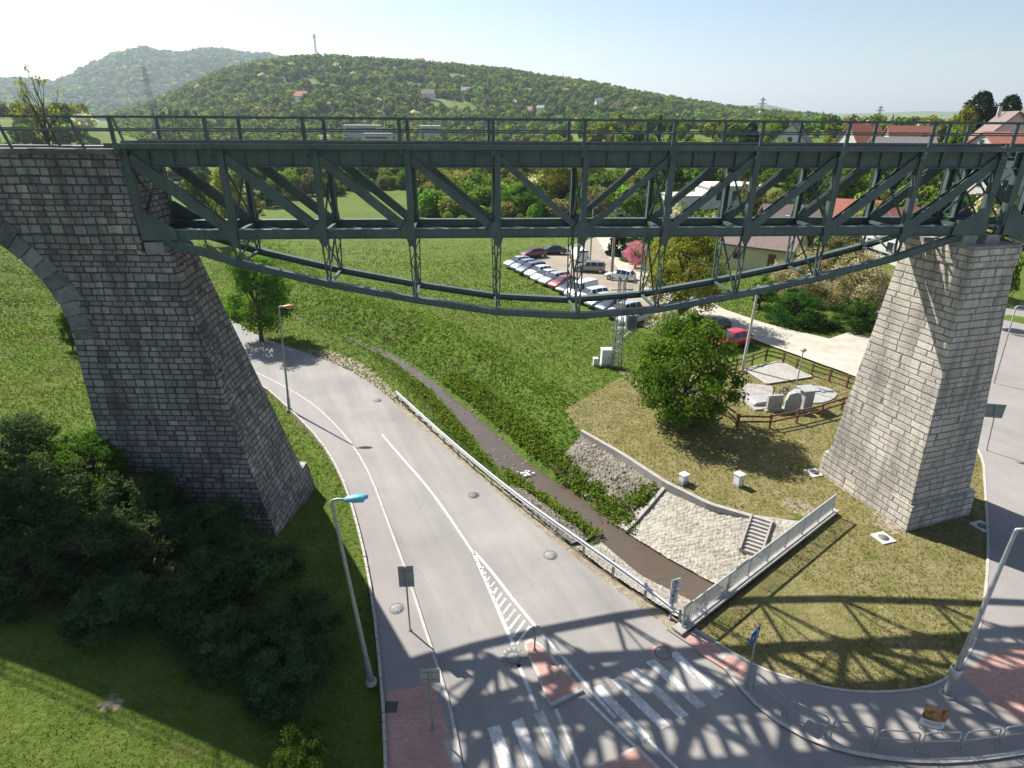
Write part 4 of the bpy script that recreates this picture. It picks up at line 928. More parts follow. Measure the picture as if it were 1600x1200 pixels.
# curved poster board strapped to the near lamp
b = np.array(pg(1478, 1086, .085)); pc = np.array(pg(1452, 1146, .085))
t = thing('poster_board', 'small curved advertising board with a brown picture and white strip by the near lamp pole', 'poster', (pc[0], pc[1], .085), -.28)
g = NG('poster_print'); P = g.obj(); z = g.n('SeparateXYZ', {0: P}).outputs; nz = g.noise(P, 4, 3)
c = g.ramp(nz, [(.35, (.05, .035, .02)), (.5, (.30, .14, .06)), (.62, (.42, .24, .12)), (.75, (.06, .10, .04))]); M['poster'] = g.set(c, .5)
def curved(z0, z1, r, th, a0=-2.5, a1=-.65, n=12):
    V = []; 
    for i in range(n):
        a = a0 + (a1 - a0) * i / (n - 1)
        for rr, z in ((r, z0), (r, z1), (r - th, z1), (r - th, z0)): V.append((rr * cos(a), rr * sin(a) * .45 + .2, z))
    F_ = [(4 * i + k, 4 * i + 4 + k, 4 * i + 4 + (k + 1) % 4, 4 * i + (k + 1) % 4) for i in range(n - 1) for k in range(4)] + [(0, 1, 2, 3), (4 * n - 4, 4 * n - 1, 4 * n - 2, 4 * n - 3)]
    return MB().add(V, F_)
curved(.62, 1.25, .48, .03).build('picture', M['poster'], t); curved(.30, .617, .48, .03).build('strip', M['plate'], t); curved(.26, .298, .49, .05).build('frame', M['sign_back'], t)
for zz_, h_ in ((.50, .045), (.42, .03)): curved(zz_, zz_ + h_, .484, .002, -2.2, -1.0).build('lettering', M['galv_dull'], t)
for q in (-.3, .3): MB().tube([(q, .15, .0), (q, .15, 1.2)], .02, 6).build('stand_leg', M['galv_dull'], t)

# small pale stone markers and cabinets
def cabinet(name, label, base, size, rz, mat, cat, lid=True, door=True, z0=0, plinth=True):
    t = thing(name, label, cat, (*base, z0), rz); w_, d_, h_ = size
    MB().box((0, 0, h_ / 2 + .08), (w_, d_, h_ - .1)).build('body', M[mat], t, .012)
    if lid: MB().hexa([(-w_ / 2 - .04, -d_ / 2 - .04, h_ + .034), (w_ / 2 + .04, -d_ / 2 - .04, h_ + .034), (w_ / 2 + .04, d_ / 2 + .04, h_ + .034), (-w_ / 2 - .04, d_ / 2 + .04, h_ + .034), (-w_ / 2 - .04, -d_ / 2 - .04, h_ + .09), (w_ / 2 + .04, -d_ / 2 - .04, h_ + .09), (w_ / 2 - .02, d_ / 2 + .02, h_ + .12), (-w_ / 2 + .02, d_ / 2 + .02, h_ + .12)]).build('lid', M[mat], t)
    if plinth: MB().box((0, 0, .01), (w_ + .06, d_ + .06, .2)).build('plinth', M['concrete'], t)
    if door:
        MB().box((0, -d_ / 2 - .011, h_ * .55), (w_ * .84, .02, h_ * .74)).build('door', M[mat], t); MB().box((w_ * .12, -d_ / 2 - .03, h_ * .55), (.03, .03, .14)).build('handle', M['ink'], t)
    return t
cabinet('utility_cabinet', 'tall white metal cabinet at the foot of the lattice transformer mast', pg(947, 570), (.98, .6, 1.42), .1, 'white_metal', 'cabinet')
cabinet('meter_box', 'small grey white box in the meadow left of the white cabinet', pg(930, 571), (.38, .34, .62), .1, 'white_metal', 'cabinet', door=False)
cabinet('marker_block', 'small white block with a lid on the dry grass left of the other block', pg(1068, 753), (.42, .36, .48), .5, 'white_metal', 'marker', door=False)
cabinet('marker_block', 'taller white block with a slit on the dry grass above the steps', pg(1153, 758), (.42, .42, .72), .5, 'white_metal', 'marker')

# lattice transformer mast
b = np.array(pg(962, 572)); t = thing('transformer_mast', 'lattice steel mast carrying a grey transformer at the edge of the meadow', 'mast', (*b, 0), .15)
Hm = pY(962, 432, b[1])[2]
m = MB()
for sx in (-1, 1):
    for sy in (-1, 1): m.bar((sx * .36, sy * .36, -.1), (sx * .22, sy * .22, Hm), .07, .07)
k = 18
for j in range(k):
    z0 = Hm * j / k; z1 = Hm * (j + 1) / k; w0 = .36 - .14 * j / k; w1 = .36 - .14 * (j + 1) / k
    for (ax0, ay0, bx0, by0) in ((-1, -1, 1, -1), (1, -1, 1, 1), (1, 1, -1, 1), (-1, 1, -1, -1)):
        q = (1 if j % 2 else 0); A0 = (ax0, ay0) if q else (bx0, by0); B0 = (bx0, by0) if q else (ax0, ay0)
        m.bar((A0[0] * w0, A0[1] * w0, z0), (B0[0] * w1, B0[1] * w1, z1), .045, .03)
        m.bar((ax0 * w1, ay0 * w1, z1), (bx0 * w1, by0 * w1, z1), .04, .03)
m.build('lattice', M['galv_dull'], t)
m = MB().bar((-.3, 0, 3.4), (1.6, 0, 3.4), .9, .1).bar((.35, .3, 2.3), (1.5, .3, 3.35), .07, .07).bar((.35, -.3, 2.3), (1.5, -.3, 3.35), .07, .07); m.build('platform', M['sign_back'], t)
m = MB().box((1.05, 0, 4.05), (.85, .65, 1.2)); 
for q in range(6): m.box((.72 + q * .13, -.36, 4.05), (.04, .12, .95))
m.build('transformer', M['transformer'], t, .02)
m = MB()
for q in (-.25, 0, .25): m.lathe((1.05, q, 4.65), [(.05, 0), (.09, .06), (.05, .1), (.09, .16), (.05, .22), (.08, .28), (0, .33)], 8)
m.build('insulators', M['bark'], t)
m = MB().bar((-1.0, 0, Hm - .3), (1.2, 0, Hm - .3), .12, .12).bar((-.9, 0, Hm - 1.1), (1.0, 0, Hm - 1.1), .1, .1); m.build('crossarm', M['sign_back'], t)
m = MB()
for q in (-.9, -.3, .4, 1.05): m.lathe((q, 0, Hm - .22), [(.06, 0), (.09, .07), (.05, .13), (.09, .2), (0, .34)], 8)
m.build('insulators', M['pale_stone'], t)
m = MB().tube([(-.42, -.1, .1), (-.42, -.1, Hm * .62)], .05, 6); m.build('cable_duct', M['sign_back'], t)
m = MB()
for j in range(7): m.bar((.5, -.1, Hm - 1.6 + j * .22), (.95, -.1, Hm - 1.6 + j * .22), .05, .03)
m.build('switch_ladder', M['pole_wood'], t)

# utility poles along the gravel lane
def upole(label, base, top_z, mat, r=.12, arms=1, lean=0.0, group=None):
    t = thing('utility_pole', label, 'utility pole', (*base, zt(*base)), .3, group); h = top_z - zt(*base)
    MB().tube([(0, 0, -.3), (lean * .5, 0, h / 2), (lean, 0, h)], [r * 1.25, r, r * .75], 8).build('pole', M[mat], t)
    for k in range(arms): 
        z = h - .3 - k * .6; MB().bar((lean - .7, 0, z), (lean + .7, 0, z), .09, .09).build('crossarm', M['sign_back'], t)
        m = MB()
        for q in (-.6, -.2, .2, .6): m.lathe((lean + q, 0, z + .05), [(.05, 0), (.07, .06), (.04, .12), (.06, .18), (0, .24)], 6)
        m.build('insulators', M['pale_stone'], t)
    return t
b = pg(1160, 577); upole('pale concrete utility pole in front of the red car at the fenced plot', b, pY(1174, 446, b[1])[2], 'pole_conc', .11, 1, .2)
b = pg(955, 437); upole('grey wooden utility pole beside the pink blossoming tree', b, 9.5, 'pole_wood', .19, 2)
b = pg(921, 424); upole('thin dark pole standing by the pale lane above the parked cars', b, 9.0, 'sign_back', .11, 1)
b = (34.0, 92.0); upole('slim pole among the garden shrubs behind the yellow house', b, 11, 'pole_wood', .14, 1)
m = MB()
# overhead wires between the lane poles
def wire(a, b_, sag=.5):
    a = Vector(a); b_ = Vector(b_); m.tube([a.lerp(b_, f) - Vector((0, 0, sag * 4 * f * (1 - f))) for f in np.linspace(0, 1, 10)], .014, 4, False)
A = pg(1160, 577); B = pg(955, 437); ZW = pY(1174, 446, A[1])[2] - .1; wire((A[0] - .2, A[1], ZW), (B[0], B[1], 9.3), .7); wire((A[0] + .6, A[1], ZW), (B[0] + .5, B[1], 9.3), .7)
t = m.build('overhead_wire', M['ink']); tag(t, 'thin sagging overhead wires between the concrete and wooden poles', 'wire')

# ------------------------------------------------------------------ fenced memorial plot
def wood_fence(label, pts, h=1.0, rails=2, z=None):
    t = thing('wooden_fence', label, 'fence', (*pts[0], 0)); o = Vector((*pts[0], 0)); rnd = random.Random(len(label))
    for i, p in enumerate(pts):
        MB().box((p[0] - o.x, p[1] - o.y, h / 2 - .05), (.13, .13, h + .3 + rnd.uniform(-.06, .06)), .3).build('post', M['wood'], t)
    for i in range(len(pts) - 1):
        a, b = pts[i], pts[i + 1]
        for k in range(rails):
            zz_ = h * (.92 - .42 * k); MB().bar((a[0] - o.x, a[1] - o.y, zz_ + rnd.uniform(-.04, .04)), (b[0] - o.x, b[1] - o.y, zz_ + rnd.uniform(-.04, .04)), .05, .13).build('rail', M['wood'], t)
    return t
def fpts(L, n): return [tuple(p) for p in resample(pgs(L), n)]
wood_fence('brown post and rail fence along the pale lane side of the memorial plot', fpts([(1196, 562), (1222, 568), (1246, 579), (1270, 588), (1305, 599), (1350, 616)], 7))
wood_fence('brown post and rail fence climbing between the red car and the concrete pole', fpts([(1120, 585), (1160, 576), (1196, 562)], 4))
wood_fence('brown post and rail fence on the near side of the memorial plot', fpts([(1150, 668), (1185, 672), (1230, 664), (1280, 652), (1345, 630)], 6))
wood_fence('dark post and rail fence shaded beneath the big round tree', fpts([(1100, 630), (1130, 650), (1152, 668)], 3))
def slab(name, label, poly, z, mat, cat, edge=True):
    c = np.mean(np.array(poly), 0); t = thing(name, label, cat, (*c, 0)); q = [(p[0] - c[0], p[1] - c[1]) for p in poly]
    MB().prism(q, -.1, z).build('slab', M[mat], t)
    if edge:
        m = MB()
        for i in range(len(q)): m.bar((*q[i], z + .01), (*q[(i + 1) % len(q)], z + .01), .14, .1)
        m.build('edging', M['kerb'], t)
    return t
slab('concrete_pad', 'pale rectangular concrete pad with white edging inside the fenced plot', pgs([(1162, 578), (1218, 566), (1268, 590), (1198, 601)]), .08, 'concrete', 'pad')
slab('paved_circle', 'round stone paved disc in the fenced plot near the pier', smooth_line([pg(1270 + 38 * cos(a), 617 + 14 * sin(a)) for a in np.linspace(0, 2 * pi, 13)], 24, 1)[:-1].tolist(), .06, 'pale_stone', 'paving', False)
slab('stone_terrace', 'grey flagstone terrace beneath the carved stones in the plot', pgs([(1160, 600), (1205, 604), (1222, 640), (1170, 634), (1158, 618)]), .10, 'block_light', 'paving', False)
def stele(label, base, w_, h_, d_, rz, irregular=True, cap=False, mat='pale_stone'):
    t = thing('memorial_stone', label, 'memorial stone', (*base, 0), rz); rnd = random.Random(int(base[0] * 100))
    if irregular:
        P = [(-w_ / 2, 0), (w_ / 2 * .95, 0), (w_ / 2, h_ * .55), (w_ * .38, h_ * .95), (w_ * .05, h_), (-w_ * .36, h_ * .9), (-w_ / 2 * 1.02, h_ * .5)]
        V = [(x, -d_ / 2 + rnd.uniform(-.03, .03), z) for x, z in P] + [(x * .95, d_ / 2, z * .98) for x, z in P]; n = len(P)
        MB().add(V, [tuple(range(n)), tuple(range(n, 2 * n))[::-1]] + [(i, i + n, (i + 1) % n + n, (i + 1) % n) for i in range(n)]).build('stone', M[mat], t, .03)
    else: MB().box((0, 0, h_ / 2), (w_, d_, h_)).build('stone', M[mat], t, .02)
    MB().box((0, 0, .03), (w_ * 1.25, d_ * 1.8, .16)).build('base', M['concrete'], t)
    if cap: MB().box((0, 0, h_ + .07), (w_ * 1.7, d_ * 1.7, .12)).build('cap', M['pale_stone'], t, .02)
    return t
stele('flat pale memorial slab standing leftmost in the fenced plot', pg(1208, 641), 1.15, 1.25, .25, .15, False)
stele('rough pointed pale memorial stone in the middle of the fenced plot', pg(1236, 641), 1.1, 1.55, .5, -.1)
stele('white pedestal with a broad flat top beside the garden lamp', pg(1257, 637), .75, 1.5, .7, .2, False, True, 'pale_stone')
t = thing('iron_sculpture', 'dark iron wheel and bars mounted between the memorial stones', 'wheel', (*pg(1221, 628), 0), .3)
MB().tube([(cos(a) * .32, 0, .9 + sin(a) * .32) for a in np.linspace(0, 2 * pi, 17)], .05, 6, False).build('rim', M['iron'], t)
m = MB()
for a in (0, pi / 3, 2 * pi / 3): m.bar((cos(a) * .3, 0, .9 + sin(a) * .3), (-cos(a) * .3, 0, .9 - sin(a) * .3), .05, .05)
m.build('spokes', M['iron'], t); m = MB().bar((0, 0, -.1), (0, 0, .62), .12, .12).bar((-.75, .2, 0), (-.75, .2, 1.3), .08, .08).bar((.6, .2, 0), (.6, .2, 1.25), .06, .06); m.build('supports', M['rust'], t)
stele('sloping grey boulder slab at the left end of the fenced plot', pg(1186, 630), 1.7, .42, 1.3, .2)

# gravel lane and car park
LANE_A = pgs([(925, 352), (928, 372), (945, 395), (960, 415), (978, 436), (1020, 462), (1090, 492), (1150, 520), (1200, 540), (1260, 562), (1350, 596), (1420, 625)]); LANE_B = pgs([(946, 352), (950, 372), (972, 395), (995, 413), (1030, 432), (1085, 458), (1130, 484), (1170, 497), (1215, 512), (1290, 530), (1370, 545), (1460, 560)])
def drape(name, A, B, nu, nv, mat, lift):
    A = resample(smooth_line(A, 60, 2), nu); B = resample(smooth_line(B, 60, 2), nu); v = np.linspace(0, 1, nv)[:, None, None]; P = A[None] * (1 - v) + B[None] * v
    Z = zterr(P[..., 0], P[..., 1]) + lift; Id = np.arange(Z.size).reshape(Z.shape); Fq = np.stack([Id[:-1, :-1], Id[1:, :-1], Id[1:, 1:], Id[:-1, 1:]], -1).reshape(-1, 4)
    return tag(link(name, np_mesh(name, np.concatenate([P, Z[..., None]], -1), Fq, True), mat), kind='structure')
drape('gravel_lane', LANE_A, LANE_B, 90, 10, M['gravel'], .16)
drape('car_park', pgs([(842, 398), (835, 412), (815, 420), (850, 446), (905, 472), (960, 496), (1010, 512)]), pgs([(935, 375), (946, 390), (964, 405), (982, 425), (1010, 442), (1055, 466), (1110, 492)]), 60, 14, M['dirt_lot'], .12)
drape('gravel_verge', pgs([(1290, 532), (1330, 548), (1370, 560)]), pgs([(1330, 520), (1370, 530), (1420, 540)]), 10, 6, M['gravel'], .14)

# ================================================================== VEGETATION
PAL = {
 'bright': [(.105, .205, .022), (.085, .175, .018), (.13, .225, .032)],
 'budding': [(.16, .18, .042), (.13, .165, .034), (.165, .16, .055)],
 'brown': [(.175, .155, .085), (.15, .14, .07), (.15, .15, .06)],
 'willow': [(.22, .24, .034), (.19, .215, .03), (.25, .25, .05)],
 'dark': [(.035, .085, .014), (.028, .068, .014), (.05, .105, .018)],
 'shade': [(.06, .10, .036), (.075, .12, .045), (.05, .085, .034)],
 'mid': [(.075, .135, .020), (.055, .11, .017), (.10, .155, .028)],
 'blossom': [(.60, .58, .48), (.52, .52, .40), (.16, .18, .05)],
 'cream': [(.56, .51, .36), (.48, .44, .28), (.30, .29, .12)],
 'pink': [(.68, .27, .46), (.60, .20, .38), (.74, .38, .54)],
 'conifer': [(.020, .042, .022), (.028, .055, .028), (.016, .035, .02)],
 'poplar': [(.05, .085, .035), (.06, .10, .045), (.045, .075, .035)],
}
def quads_at(C, N, S, rs, asp=.75):
    n = len(C); a = rs.normal(size=(n, 3)); U = np.cross(N, a); U /= np.linalg.norm(U, axis=1)[:, None] + 1e-9; W = np.cross(N, U)
    U *= S[:, None]; W *= (S * asp)[:, None]
    V = np.stack([C - U, C - W * .9 + U * .1, C + U, C + W], 1).reshape(-1, 3)
    return V, np.arange(4 * n).reshape(n, 4)
def crown(seed, nleaf, nclump, pal, leaf=.05, zb=.25, shape='round', spread=.13, shell=.6):
    rs = np.random.RandomState(seed); C = []
    while len(C) < nclump:
        p = rs.uniform(-1, 1, 3); r = np.linalg.norm(p)
        if r > 1 or r < shell * rs.rand() ** .5: continue
        if shape == 'cone':
            h = rs.rand() ** 1.4; a = rs.rand() * 2 * pi; rr = (1 - h) ** .7 * .5 * (.5 + .5 * rs.rand()) + .015; q = (cos(a) * rr, sin(a) * rr, zb + (1 - zb) * h * .97)
        elif shape == 'col':
            h = rs.rand(); rr = .42 * sin(pi * (h * .85 + .12)) ** .6 * rs.rand() ** .5; a = rs.rand() * 2 * pi; q = (cos(a) * rr, sin(a) * rr, zb + (1 - zb) * h)
        else:
            k = 1 - .25 * max(0, p[2]); q = (p[0] * .42 * k, p[1] * .42 * k, zb + (1 - zb) * (.5 + .46 * p[2]))
            if shape == 'low': q = (p[0] * .45, p[1] * .45, zb + (1 - zb) * abs(p[2]) * .9)
        C.append(q)
    C = np.array(C); ci = rs.randint(0, nclump, nleaf); cr = spread * rs.uniform(.55, 1.25, nclump)
    d = rs.normal(size=(nleaf, 3)); d /= np.linalg.norm(d, axis=1)[:, None]; rad = cr[ci] * rs.rand(nleaf) ** .45
    P = C[ci] + d * rad[:, None] * np.array([1, 1, .8]); P[:, 2] = np.maximum(P[:, 2], .02)
    ctr = np.array([0, 0, .5]); nn = (P - ctr); nn /= np.linalg.norm(nn, axis=1)[:, None] + 1e-9
    N = d * .6 + nn * .5 + rs.normal(size=(nleaf, 3)) * .45 + np.array([0, 0, .25]); N /= np.linalg.norm(N, axis=1)[:, None]
    V, Fq = quads_at(P, N, leaf * rs.uniform(.55, 1.35, nleaf), rs)
    pal = np.array(pal); pc = rs.randint(0, len(pal), nclump); col = pal[pc[ci]] * rs.uniform(.75, 1.28, (nleaf, 1)) * rs.uniform(.92, 1.08, (nleaf, 3))
    return V, Fq, np.repeat(col, 4, 0), C
def branches(seed, C, nb=14, r0=.022, zb=.25, twig=False, bare=0):
    rs = random.Random(seed); m = MB(); top = max(c[2] for c in C) * .8
    pts = [(rs.uniform(-.012, .012) * i, rs.uniform(-.012, .012) * i, top * i / 5) for i in range(6)]; pts[0] = (0, 0, -.03)
    m.tube(pts, [r0 * 1.35, r0, r0 * .85, r0 * .65, r0 * .45, r0 * .2], 7)
    Cs = sorted(C.tolist(), key=lambda c: rs.random())[:nb]
    for c in Cs:
        h = min(max(.15 * zb + .08, c[2] * rs.uniform(.35, .7)), top * .9); k = h / top * 5; i = int(k); b = Vector(pts[i]).lerp(Vector(pts[min(5, i + 1)]), k - i); e = Vector(c)
        mid = b.lerp(e, .5) + Vector((rs.uniform(-.03, .03), rs.uniform(-.03, .03), rs.uniform(0, .05))); m.tube([b, mid, e], [r0 * .45, r0 * .3, r0 * .1], 5, False)
        for _ in range(bare):
            f = rs.uniform(.3, 1); s0 = mid.lerp(e, f); m.tube([s0, s0 + Vector((rs.uniform(-.09, .09), rs.uniform(-.09, .09), rs.uniform(.03, .16)))], [r0 * .12, r0 * .04], 3, False)
    return m
PROTO = {}
def tree_proto(kind, var, hi=False):
    key = (kind, var, hi)
    if key in PROTO: return PROTO[key]
    sd = (sum(ord(ch) * (i + 3) for i, ch in enumerate(kind)) * 31 + var * 7) % 9999
    P = dict(n=3000, c=50, leaf=.030, zb=.08, shape='round', sp=.12, nb=14, bare=0)
    if kind in ('budding', 'brown'): P.update(n=3200, c=70, leaf=.021, sp=.11, nb=40, bare=3)
    if kind == 'bare': P.update(n=520, c=30, leaf=.014, sp=.09, nb=30, bare=5, zb=.25)
    if kind == 'conifer': P.update(n=5200, c=210, leaf=.034, zb=.05, shape='cone', sp=.06, nb=20)
    if kind == 'poplar': P.update(n=1300, c=50, leaf=.03, zb=.05, shape='col', sp=.10)
    if kind in ('shade', 'dark', 'cream'): P.update(zb=.03, shape='low', n=2600, c=60)
    if kind == 'willow': P.update(n=3400, c=70, leaf=.026, zb=.03)
    if kind in ('blossom', 'pink'): P.update(n=2400, leaf=.024, c=50, zb=.12)
    if hi: P.update(n=P['n'] * 5, c=int(P['c'] * 1.7), leaf=P['leaf'] * .48, nb=P['nb'] + 14)
    pal = PAL.get(kind, PAL['willow'] if kind == 'bare' else PAL['mid'])
    V, Fq, col, C = crown(sd, P['n'], P['c'], pal, P['leaf'], P['zb'], P['shape'], P['sp'])
    me = np_mesh('crown', V, Fq); np_col(me, col); me.materials.append(M['needle'] if kind == 'conifer' else M['leaf'])
    b = branches(sd, C, P['nb'], .016 if kind == 'poplar' else .017 if kind == 'bare' else .024, P['zb'], bare=P['bare']); tm = bpy.data.meshes.new('trunk'); tm.from_pydata(b.v, [], b.f); tm.update(); tm.materials.append(M['bark'])
    PROTO[key] = (me, tm); return PROTO[key]
_rt = random.Random(17)
def tree(kind, x, y, h, wd, label, name='tree', cat='tree', group=None, hi=False, z=None, var=None):
    me, tm = tree_proto(kind, _rt.randint(0, 1) if var is None else var, hi)
    t = thing(name, label, cat, (x, y, (zt(x, y) if z is None else z) - .05), _rt.uniform(0, 6.28), group)
    t.scale = (wd, wd, h)
    o = bpy.data.objects.new('crown', me); COL.objects.link(o); o.parent = t
    o = bpy.data.objects.new('trunk', tm); COL.objects.link(o); o.parent = t
    return t
def ptree(kind, px, Y, top, wpx, label, name='tree', cat='tree', group=None, hi=False, minh=1.0):
    x, _, zt_ = pY(px, top, Y); Zc = Y * cos(TH) + (CAMZ - zt_) * sin(TH); zb = zt(x, Y)
    return tree(kind, x, Y, max(minh, zt_ - zb), wpx * Zc / FPX, label, name, cat, group, hi)

# --- near and named trees
tree('dark', 12.1, 38.8, 8.5, 8.6, 'big round dense green tree on the dry lawn left of the fenced plot', 'broadleaf_tree', hi=True)
for o in [o for o in bpy.data.objects if o.get('label', '').startswith('big round dense')]:
    me, tm = tree_proto('mid', 0, True); V, Fq, col, C = crown(77, 19000, 110, [(.075, .14, .016), (.10, .165, .02), (.115, .17, .026), (.055, .11, .014)], .0125, -.02, 'round', .115, .7)
    cm = np_mesh('crown', V, Fq); np_col(cm, col); cm.materials.append(M['leaf'])
    for ch in o.children:
        if ch.name.startswith('crown'): ch.data = cm
ptree('blossom', 1046, 56, 470, 78, 'small white blossoming tree just behind the big round tree', 'cherry_tree')
ptree('willow', 1084, 64, 340, 150, 'tall yellow green tree between the car park and the yellow house', 'broadleaf_tree', hi=True)
ptree('pink', 996, 88, 372, 46, 'pink blossoming tree beside the pale gravel lane', 'cherry_tree', hi=True)
ptree('conifer', 968, 97, 352, 40, 'dark evergreen directly behind the pink blossoming tree', 'evergreen_tree')
ptree('dark', 985, 93, 400, 46, 'dark hedge bush at the foot of the pink blossoming tree', 'bush', 'bush')
ptree('dark', 1255, 63, 445, 110, 'big dense green bush beside the lane left of the pale pier', 'bush', 'bush', hi=True)
ptree('dark', 1345, 61, 458, 90, 'dense green bush beside the grey parked car behind the pale pier', 'bush', 'bush', hi=True)
ptree('bright', 1195, 69, 430, 60, 'low bright green bush at the lane edge below the yellow house', 'bush', 'bush')
ptree('cream', 1270, 72, 372, 110, 'cream blossoming shrub in front of the yellow house gable', 'flowering_shrub', 'shrub', hi=True)
ptree('cream', 1360, 68, 365, 110, 'cream blossoming shrub close to the left edge of the pale pier', 'flowering_shrub', 'shrub', hi=True)
ptree('brown', 1325, 76, 345, 90, 'twiggy brown shrub above the cream blossom near the pale pier', 'shrub', 'shrub')
tx, ty = pg(438, 533); tree('bright', tx - 1.8, ty, 8.8, 7.9, 'young leafy green tree beside the orange brown street lamp at the far bend', 'broadleaf_tree', hi=True)
x, _, z = pY(62, 94, 28.6); tree('bare', x, 27.9, z - 18.0, 2.7, 'thin nearly bare little tree rising behind the stone viaduct parapet', 'bare_tree', hi=False, z=18.0)
x, _, z = pY(470, 1136, 13.6); tree('mid', x, 13.6, z - zt(x, 13.6), 2.2, 'small sunlit sapling at the bottom edge beside the left sidewalk', 'sapling', hi=True)
# --- bushes in the shade below the viaduct
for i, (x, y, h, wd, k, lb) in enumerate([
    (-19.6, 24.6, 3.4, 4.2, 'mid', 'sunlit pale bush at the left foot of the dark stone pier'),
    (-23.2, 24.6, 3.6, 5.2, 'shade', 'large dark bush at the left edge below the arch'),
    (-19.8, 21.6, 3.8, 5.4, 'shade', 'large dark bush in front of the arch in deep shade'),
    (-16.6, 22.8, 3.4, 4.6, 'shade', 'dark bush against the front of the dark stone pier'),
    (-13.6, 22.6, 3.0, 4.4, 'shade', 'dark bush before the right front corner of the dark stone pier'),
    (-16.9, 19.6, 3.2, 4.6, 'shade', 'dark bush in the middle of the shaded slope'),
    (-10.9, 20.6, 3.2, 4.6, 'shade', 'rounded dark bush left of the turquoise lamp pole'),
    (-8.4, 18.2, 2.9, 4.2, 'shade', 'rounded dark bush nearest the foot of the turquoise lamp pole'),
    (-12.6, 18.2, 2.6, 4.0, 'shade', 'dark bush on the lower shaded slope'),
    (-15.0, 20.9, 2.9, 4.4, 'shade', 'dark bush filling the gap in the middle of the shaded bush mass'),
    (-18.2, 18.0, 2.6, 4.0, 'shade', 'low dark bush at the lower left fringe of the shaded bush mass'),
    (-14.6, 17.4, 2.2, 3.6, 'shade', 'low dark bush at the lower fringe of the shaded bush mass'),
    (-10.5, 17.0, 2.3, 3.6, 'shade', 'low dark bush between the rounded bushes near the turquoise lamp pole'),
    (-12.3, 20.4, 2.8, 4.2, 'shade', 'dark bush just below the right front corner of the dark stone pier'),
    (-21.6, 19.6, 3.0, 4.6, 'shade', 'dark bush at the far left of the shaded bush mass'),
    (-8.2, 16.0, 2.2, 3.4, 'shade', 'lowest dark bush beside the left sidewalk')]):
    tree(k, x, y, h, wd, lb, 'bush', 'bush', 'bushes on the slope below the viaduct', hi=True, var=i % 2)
ptree('mid', 92, 47, 472, 40, 'small bush beside the inner edge of the arch', 'bush', 'bush')
x, _, z = pY(95, 238, 26.86)
V, Fq, col, C = crown(5, 260, 14, PAL['willow'], .05, .05, 'low', .16); me = np_mesh('wall_weed', V * np.array([1.1, .5, .5]), Fq); np_col(me, col)
tag(link('wall_weed', me, M['leaf'], None, (x, 26.8, z - .25)), 'yellow green weed growing from the top of the dark viaduct wall', 'weed')

